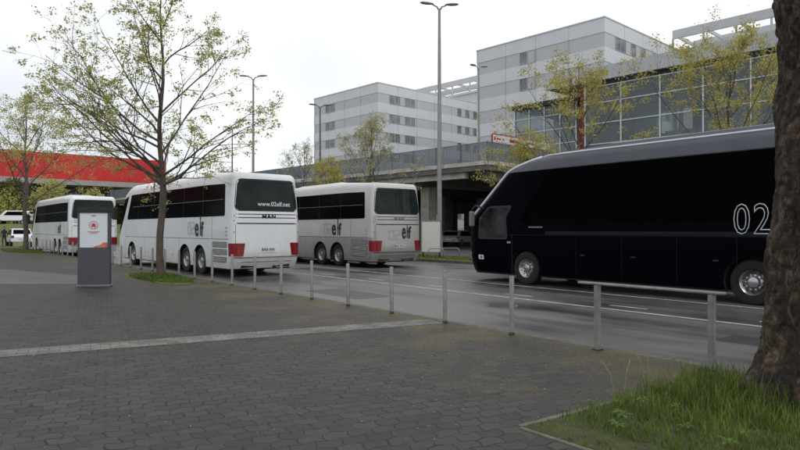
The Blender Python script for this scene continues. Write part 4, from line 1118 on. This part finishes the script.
        for sname in ('left', 'right'):
            patch('side_window', sname, 1.85, 3.42, .5, lambda z: L_-2.3-.35*(z-1.85), M['tint2'], cr_=.1, nu=90)
            patch('belt_line', sname, 1.52, 1.62, .2, L_-3.45, M['navy'], eps=.006, nu=70)
            patch('belt_gap', sname, 1.50, 1.512, .2, L_-.8, M['navy'], eps=.003, thick=.006, nu=70)
            for yy in (1.2, 4.9, 6.3, 7.8, 9.3): patch('flap_gap', sname, .42, 1.5, yy-.006, yy+.006, M['navy'], eps=.003, thick=.006, nu=1)
            for yy in (5.3, 7.4, 9.0): patch('side_reflector', sname, .94, .975, yy, yy+.13, M['reflector'], eps=.006, thick=.006, nu=2)
            patch('cab_window', sname, 1.42, 2.36, lambda z: L_-1.72+.10*(z-1.42), lambda z: L_-.42-.1*(z-1.42), M['cabglass'], cr_=.08, nu=10)
            patch('cab_window_frame', sname, 1.36, 2.42, lambda z: L_-1.80+.10*(z-1.42), lambda z: L_-.34-.1*(z-1.42), M['dark'], eps=.004, cr_=.1, nu=10)
            patch('cab_pillar', sname, 1.42, 2.36, L_-1.12, L_-1.07, M['dark'], eps=.012, thick=.006, nu=1)
            patch('door_handle', sname, 1.24, 1.30, L_-1.95, L_-1.78, M['chrome'], eps=.02, cr_=.02, nu=3)
            patch('door_gap', sname, .5, 1.5, L_-2.02, L_-2.008, M['seam'], eps=.003, thick=.006, nu=1)
            patch('vent_trim', sname, 1.72, 1.76, L_-3.35, L_-2.75, M['midgrey'], eps=.01, cr_=.015, nu=6)
            patch('sticker', sname, .70, .84, L_-.62, L_-.36, M['signwhite'], eps=.005, cr_=.02, nu=3)
            patch('sticker_print', sname, .73, .81, L_-.56, L_-.43, M['signred'] if False else M['midgrey'], eps=.009, thick=.004, nu=2)
        # bright edge sweeping from the roof down the front pillars
        for s in (-1, 1):
            b = MB(); pts = []
            for k in range(26):
                t = k/25; z = H_-.02-(H_-.02-2.1)*t
                zz = z
                pts.append(F(s*hw, L_, min(z, H_), .012, .05 if False else None))
            b.tube(pts, [.055]*26, 8)
            b.build('pillar_trim', M['brightalu'], root, smooth=True)
            b = MB(); pts = [F(s*hw, y, H_-.0, .004) for y in [L_-k*(L_-.4)/40 for k in range(41)]]
            b.tube(pts, [.03]*41, 6); b.build('roof_trim', M['brightalu'], root, smooth=True)
        patch('windscreen', 'front', 1.15, H_-.3, -hw+.06, hw-.06, M['tint2'], cr_=.15, nu=20)
        for s in (-1, 1):
            patch('headlight', 'front', .62, .92, *((-hw+.1, -hw+.6) if s < 0 else (hw-.6, hw-.1)), M['chrome'], cr_=.08, nu=5)
            p0 = F(s*hw, L_-.3, 2.35); b = MB()
            b.tube([p0, p0+Vector((s*.15, .25, .1)), p0+Vector((s*.2, .38, -.05))], .03, 8); mr_ = b.build('mirror_arm', M['dark'], root, smooth=True)
            b = MB(); q0 = p0+Vector((s*.2, .38, -.32)); b.box(q0.x-.09, q0.x+.09, q0.y-.06, q0.y+.06, q0.z-.26, q0.z+.24); b.build('mirror', M['midgrey'], mr_, bevel=.04)
        # raised rear roof step
        b = MB(); stn = [(.7, .1), (1.3, 1), (L_-5.6, 1), (L_-4.4, .1)]; rc = [(-1.0, 0), (-.97, .07), (-.8, .11), (.8, .11), (.97, .07), (1.0, 0)]
        for yy, f_ in stn: b.v += [(x, yy, H_-.012+z*f_) for x, z in rc]
        for k in range(3):
            for j in range(5): b.f.append((k*6+j, k*6+j+1, (k+1)*6+j+1, (k+1)*6+j)); b.mi.append(0)
        for k in (0, 3): b.f.append(tuple(k*6+j for j in range(6))); b.mi.append(0)
        b.build('roof_unit', M['greyroof'], root, smooth='angle')
        for sname in ('left', 'right'): patch('roof_gutter', sname, 3.43, 3.452, .4, L_-3.0, M['dark'], eps=.008, thick=.006, nu=60)
        patch('rear_window', 'rear', 2.4, 3.4, -hw+.15, hw-.15, M['tint2'], cr_=.15, nu=16)
        for s in (-1, 1): patch('tail_light', 'rear', .8, 1.4, *((-hw+.05, -hw+.3) if s < 0 else (hw-.3, hw-.05)), M['red'], cr_=.05, nu=4)
        sidetext('lettering', '02', .95, M['whiteink'], axles[-1]-6.12, 1.58, outline=.012, xs=.80, space=1.12)
    b = MB(); b.box(-hw+.2, hw-.2, .5, L_-.6, .24, zb-.002); b.build('underbody', M['dark'], root)
    return root
def place_coach(o, rear_left, th, W_):
    v = Vector((math.cos(th), math.sin(th), 0)); p = Vector((rear_left[0], rear_left[1], -.1))+v*W_/2
    o.location = p; o.rotation_euler = (0, 0, th)
MW = dict(body=M['white'], lower=M['white'], under=M['dark'], glass=M['tint'], reartext='web')
MS = dict(body=M['pearl'], lower=M['silver'], under=M['dark'], glass=M['tint'], reartext='elf')
MK = dict(body=M['black'], lower=M['greyroof'], under=M['dark'], glass=M['tint2'], rim=M['chrome'])
c1 = coach('tour_coach', 'nearest white tour coach, with a web address on its dark rear window', 'tour', 13.5, 2.70, 3.68, (2.9, 4.37, 10.97), MW)
place_coach(c1, (-5.70, 21.40), R(40.0), 2.70)
c4 = copy_tree(c1); c4['label'] = 'farthest white tour coach, partly hidden behind the info pillar'
place_coach(c4, (-19.5, 37.0), R(39.0), 2.70)
c2 = coach('tour_coach', 'silver tour coach with black lettering on its grey rear, in mid road', 'tour', 13.5, 2.70, 3.68, (2.9, 4.37, 10.97), MS)
place_coach(c2, (-1.10, 26.3), R(38.0), 2.70)
# black coach: front wheel 2.85 m behind the nose
c3 = coach('wedge_nosed_coach', 'long black coach with grey roof and steep wedge nose at the right', 'wedge', 13.95, 2.55, 3.93, (3.13, 4.6, 11.10), MK)
th = R(37.6); uu = Vector((-math.sin(th), math.cos(th), 0)); rl = Vector((3.76, 18.95, 0))-uu*11.10
place_coach(c3, rl, th, 2.55)

# ------------------------------------------------------------------ bollards and railings
def post_mb(h=.875, r=.036): 
    b = MB(); b.tube([(0, 0, -.03), (0, 0, h-.012), (0, 0, h)], [r, r, r*.8], 14); return b
def flange():
    b = MB(); b.tube([(0, 0, 0), (0, 0, .012), (0, 0, .04)], [.05, .046, .038], 14); return b
sp = 1.49
base = P(NB, Vector((3.50, 7.04, 0)).dot(U))
def bp(k): return base+U*(sp*k)
def railing(k0, k1, o0, o1, label):
    root = empty('railing', bp(k0), math.atan2(U.y, U.x)); tag(root, label, 'railing')
    L_ = sp*(k1-k0)
    for x in (0, L_):
        b = MB(); b.box(x-.032, x+.032, -.038, .038, -.03, .85); p = b.build('post', M['steel'], root, bevel=.008)
        b = MB(); b.box(x-.055, x+.055, -.055, .055, .0, .012); b.build('foot', M['rust'], p)
    b = MB(); n = 20; pr = [(-.05, .85), (-.046, .868), (.046, .868), (.05, .85)]
    b.box(-o0, L_+o1, -.045, .045, .852, .878); b.build('rail', M['steel'], root, bevel=.008)
railing(0, 1, .14, .28, 'low steel railing on two posts left of the thick trunk')
proto = None
for k in range(2, 36):
    if proto is None:
        proto = empty('bollard', (0, 0, 0)); post_mb().build('post', M['steel'], proto, smooth='angle'); flange().build('foot', M['rust'], proto, smooth=True); o = proto
    else: o = copy_tree(proto)
    o.location = bp(k)
    o.rotation_euler = (R(random.uniform(-.7, .7)), R(random.uniform(-.7, .7)), random.uniform(0, 3))
    lab = {2: 'first steel bollard left of the low railing', 3: 'second steel bollard left of the low railing, at the end of the pale paving band', 4: 'third steel bollard left of the low railing', 5: 'fourth steel bollard left of the low railing',
           6: 'fifth steel bollard left of the low railing', 7: 'sixth steel bollard left of the low railing', 8: 'steel bollard in front of the right tail light of the nearest white coach', 9: 'steel bollard in front of the left tail light of the nearest white coach'}
    tag(o, lab.get(k, 'plain round steel bollard in the row along the kerb by the white coaches'), 'bollard', 'steel bollards along the kerb')

# ------------------------------------------------------------------ info pillar
def stele():
    Y = 17.35; root = empty('info_pillar', (at(94.5, Y), Y, 0), R(6)); tag(root, 'anthracite info pillar with a white poster on its upper half, left on the plaza', 'info sign')
    w = .42; H = 2.17; zs = 1.07
    b = MB(); b.box(-w-.03, w+.03, -.12, .12, 0, .05); b.build('base', M['midgrey'], root, bevel=.01)
    b = MB(); b.box(-w, w, -.085, .085, .052, zs); b.build('lower_panel', M['stele'], root, bevel=.008)
    b = MB(); b.box(-w, -w+.05, -.085, .085, zs+.002, H-.14); b.box(w-.05, w, -.085, .085, zs+.002, H-.14); b.box(-w+.052, w-.052, -.02, .085, zs+.002, H-.14); b.build('frame', M['stele'], root)
    b = MB(); b.box(-w-.0, w-.0, -.10, .10, H-.138, H); b.build('top_cap', M['dark'], root, bevel=.008)
    b = MB(); b.box(-w+.053, w-.053, -.075, -.022, zs+.004, H-.142); ps = b.build('poster', M['poster'], root)
    y = -.079
    b = MB(); i0 = 0; cz = 1.69; n = 28
    for k in range(n):
        a = 6.2832*k/n; a2 = 6.2832*(k+1)/n
        b.face([(.115*math.cos(a), y, cz+.115*math.sin(a)), (.115*math.cos(a2), y, cz+.115*math.sin(a2)), (.10*math.cos(a2), y, cz+.10*math.sin(a2)), (.10*math.cos(a), y, cz+.10*math.sin(a))])
    b.box(-.055, .055, y-.002, y, cz-.045, cz+.03); b.box(-.035, .035, y-.002, y, cz+.032, cz+.055); b.box(-.05, -.03, y-.002, y, cz-.065, cz-.047); b.box(.03, .05, y-.002, y, cz-.065, cz-.047)
    b.box(-.16, .16, y-.002, y, cz-.19, cz-.175); b.box(-.10, .10, y-.002, y, cz-.225, cz-.213); b.box(-.06, .06, y-.002, y, cz+.25, cz+.275)
    b.build('poster_print', M['posterred'], ps)
    b = MB(); b.face([(w-.055, y, zs+.01), (w-.055, y, zs+.15), (w-.16, y, zs+.14), (w-.22, y, zs+.09), (w-.36, y, zs+.045), (w-.44, y, zs+.01)]); b.build('poster_picture', M['posterorange'], ps)
stele()

# ------------------------------------------------------------------ white board and hoops on the verge
def board():
    Y = 34.2; root = empty('notice_board', (at(433, Y), Y, .03), R(-14)); tag(root, 'white notice board cabinet on the verge between the silver and the black coach', 'notice board')
    z0, z1 = .32, 1.98
    b = MB(); b.box(-.60, .42, -.07, .07, z0, z1); b.build('panel', M['signwhite'], root)
    b = MB(); b.box(-.66, -.602, -.09, .09, z0-.04, z1+.05); b.box(.422, .48, -.09, .09, z0-.04, z1+.05); b.box(-.60, .42, -.09, .09, z1+.002, z1+.05); b.box(-.60, .42, -.09, .09, z0-.04, z0-.002); b.build('frame', M['lamp'], root)
    for x in (-.55, .38):
        b = MB(); b.tube([(x, 0, 0), (x, 0, z0-.03)], .04, 8); b.build('leg', M['dark'], root)
def hoop(x, Y, w, label):
    root = empty('hoop_rail', (at(x, Y), Y, .03), R(-8)); tag(root, label, 'bicycle hoop', 'metal hoops on the verge')
    b = MB(); pts = [(-w/2, 0, 0), (-w/2, 0, .38)]
    for k in range(1, 6): a = math.pi-math.pi/2*k/5; pts.append((-w/2+.15+.15*math.cos(a), 0, .38+.15*math.sin(a)))
    for k in range(0, 6): a = math.pi/2-math.pi/2*k/5; pts.append((w/2-.15+.15*math.cos(a), 0, .38+.15*math.sin(a)))
    pts.append((w/2, 0, 0)); b.tube(pts, .025, 8); b.build('hoop', M['lamp'], root, smooth=True)
board(); hoop(450, 33.5, 1.0, 'metal hoop right of the white notice board'); hoop(436, 33.0, .8, 'metal hoop in front of the white notice board')

# ------------------------------------------------------------------ cars
def car(loc, rz, L_, W_, H_, label, paint, vanlike=False, name='parked_car'):
    root = empty(name, loc, rz); tag(root, label, 'car')
    hw = W_/2
    if vanlike: prof = [(-.5, .28), (-.5, .62), (-.47, .98), (-.36, 1.0), (.16, 1.0), (.30, .62), (.46, .52), (.5, .40), (.5, .25)]
    else: prof = [(-.5, .28), (-.5, .56), (-.46, .66), (-.34, .98), (-.2, 1.0), (.05, 1.0), (.20, .66), (.44, .54), (.5, .42), (.5, .25)]
    ins = [1, 1, .96, .82, .82, .82, .96, 1, 1, 1] if not vanlike else [1, 1, .86, .86, .86, .97, 1, 1, 1]
    b = MB(); n = len(prof)
    for s in (-1, 1): b.v += [(y*L_, s*hw*ins[i], z*H_) for i, (y, z) in enumerate(prof)]
    b.f += [tuple(range(n)), tuple(range(2*n-1, n-1, -1))]; b.mi += [0, 0]
    for i in range(n): j = (i+1) % n; b.f.append((i, i+n, j+n, j)); b.mi.append(0)
    b.build('body', paint, root, bevel=.07)
    # windows
    zt, zb = .93*H_, .66*H_
    for s in (-1, 1):
        b = MB(); y0, y1 = (-.44*L_, .12*L_) if vanlike else (-.37*L_, .10*L_); y2 = y1+.08*L_
        xa, xb = s*(hw*(.97 if vanlike else .965)+.0), s*(hw*.85)
        xa = s*(hw*(.95)+.012); xb = s*(hw*(.875)+.012)
        b.face([(y0, xa, zb), (y2, xa, zb), (y1-.02*L_, xb, zt), (y0+.05*L_, xb, zt)]); b.face([(y0, xa-s*.05, zb), (y2, xa-s*.05, zb), (y1-.02*L_, xb-s*.05, zt), (y0+.05*L_, xb-s*.05, zt)])
        b.build('side_window', M['tint'], root, recalc=False)
    b = MB()
    ry0, ry1 = (-.487*L_, -.472*L_) if vanlike else (-.452*L_, -.36*L_)
    b.box(0, 1, -1, 1, 0, 1); b.v = []; b.f = []; b.mi = []
    b.v = [(ry0-.03, -hw*.8, zb), (ry0-.03, hw*.8, zb), (ry1-.03, hw*.74, zt), (ry1-.03, -hw*.74, zt)]; b.f = [(0, 1, 2, 3)]; b.mi = [0]
    b.build('rear_window', M['tint'], root, recalc=False)
    fy0, fy1 = (.295*L_, .175*L_) if vanlike else (.195*L_, .07*L_)
    b = MB(); b.v = [(fy0+.04, -hw*.85, zb), (fy0+.04, hw*.85, zb), (fy1+.04, hw*.74, zt), (fy1+.04, -hw*.74, zt)]; b.f = [(0, 1, 2, 3)]; b.mi = [0]; b.build('windscreen', M['tint'], root, recalc=False)
    for s in (-1, 1):
        b = MB(); b.box(-.5*L_-.02, -.5*L_+.06, s*hw*.9-.14, s*hw*.9+.1, .5*H_, .62*H_); b.build('tail_light', M['red'], root, bevel=.01)
        b = MB(); b.box(.5*L_-.12, .5*L_+.01, s*hw*.8-.16, s*hw*.8+.14, .38*H_, .46*H_); b.build('headlight', M['chrome'], root, bevel=.02)
        for yy in (-.31, .31):
            b = MB(); x0 = s*(hw+.01); b.v = []; b.lathe([(0, .001), (0, .2), (.01, .32), (-.03, .34), (-.2, .34)], 20, 'x'); 
            b.v = [(yy*L_+p[1], x0+s*p[0] if True else 0, .34+p[2]) for p in b.v]; w = b.build('wheel', M['tyre'], root)
            b = MB(); b.lathe([(.012, .001), (.012, .2)], 16, 'x'); b.v = [(yy*L_+p[1], x0+s*p[0], .34+p[2]) for p in b.v]; b.build('rim', M['rim'], w)
    b = MB(); b.box(-.5*L_-.025, -.5*L_-.003, -.26, .26, .4*H_, .4*H_+.11); b.build('number_plate', M['plate'], root)
car((at(19, 60), 60, -.1), math.atan2(U.y, U.x), 4.5, 1.8, 1.75, 'white car seen from behind on the road beyond the farthest coach', M['carwhite'])
car((at(13, 84), 84, 2.2), R(195), 4.6, 1.85, 1.85, 'white van parked side-on on top of the grass bank, far left', M['carwhite'], True, 'parked_van')
car((at(32, 86), 86, 2.2), R(200), 4.4, 1.8, 1.5, 'white car beside the van on the grass bank, half hidden by the farthest coach', M['carwhite'])
car((at(459, 57), 57, .02), R(60), 4.3, 1.8, 1.45, 'grey car parked in the dark under the parking deck', M['cargrey'])

# ------------------------------------------------------------------ person far left
def person(loc, rz, label):
    root = empty('person', loc, rz); tag(root, label, 'person')
    me = D.meshes.new('body'); 
    J = [(0, 0, .95), (0, 0, 1.15), (0, 0, 1.38), (0, .0, 1.5), (0, .01, 1.60), (0, .02, 1.74),
         (.19, 0, 1.40), (.25, .04, 1.12), (.24, .14, .90), (.24, .17, .82), (-.19, 0, 1.40), (-.25, -.03, 1.12), (-.25, .02, .88), (-.25, .04, .80),
         (.10, 0, .88), (.11, .08, .50), (.12, .02, .09), (.12, .14, .03), (-.10, 0, .88), (-.11, -.04, .50), (-.12, -.16, .09), (-.12, -.04, .03)]
    E_ = [(0, 1), (1, 2), (2, 3), (3, 4), (4, 5), (2, 6), (6, 7), (7, 8), (8, 9), (2, 10), (10, 11), (11, 12), (12, 13), (0, 14), (14, 15), (15, 16), (16, 17), (0, 18), (18, 19), (19, 20), (20, 21)]
    rad = [.15, .14, .16, .06, .085, .09, .07, .05, .04, .035, .07, .05, .04, .035, .10, .07, .05, .04, .10, .07, .05, .04]
    me.from_pydata(J, E_, []); o = D.objects.new('body', me); COL.objects.link(o); o.parent = root
    sk = o.modifiers.new('s', 'SKIN')
    for i, v in enumerate(me.skin_vertices[0].data): v.radius = (rad[i], rad[i]*.8); v.use_root = (i == 0)
    o.modifiers.new('sub', 'SUBSURF').levels = 2; o.modifiers['sub'].render_levels = 2
    me.materials.append(M['cloth'])
    b = MB(); b.lathe([(1.56, .01), (1.58, .06), (1.64, .082), (1.70, .085), (1.72, .08)], 12, 'z', 0, (0, .03, 0)); b.build('face', M['skin'], o, smooth=True)
    b = MB(); b.lathe([(1.66, .10), (1.74, .105), (1.81, .07), (1.835, .005)], 12, 'z', 0, (0, .0, 0)); b.build('hair', M['dark'], o, smooth=True)
person((at(4, 58), 58, 0), R(200), 'person in dark coat walking on the plaza at the far left edge')
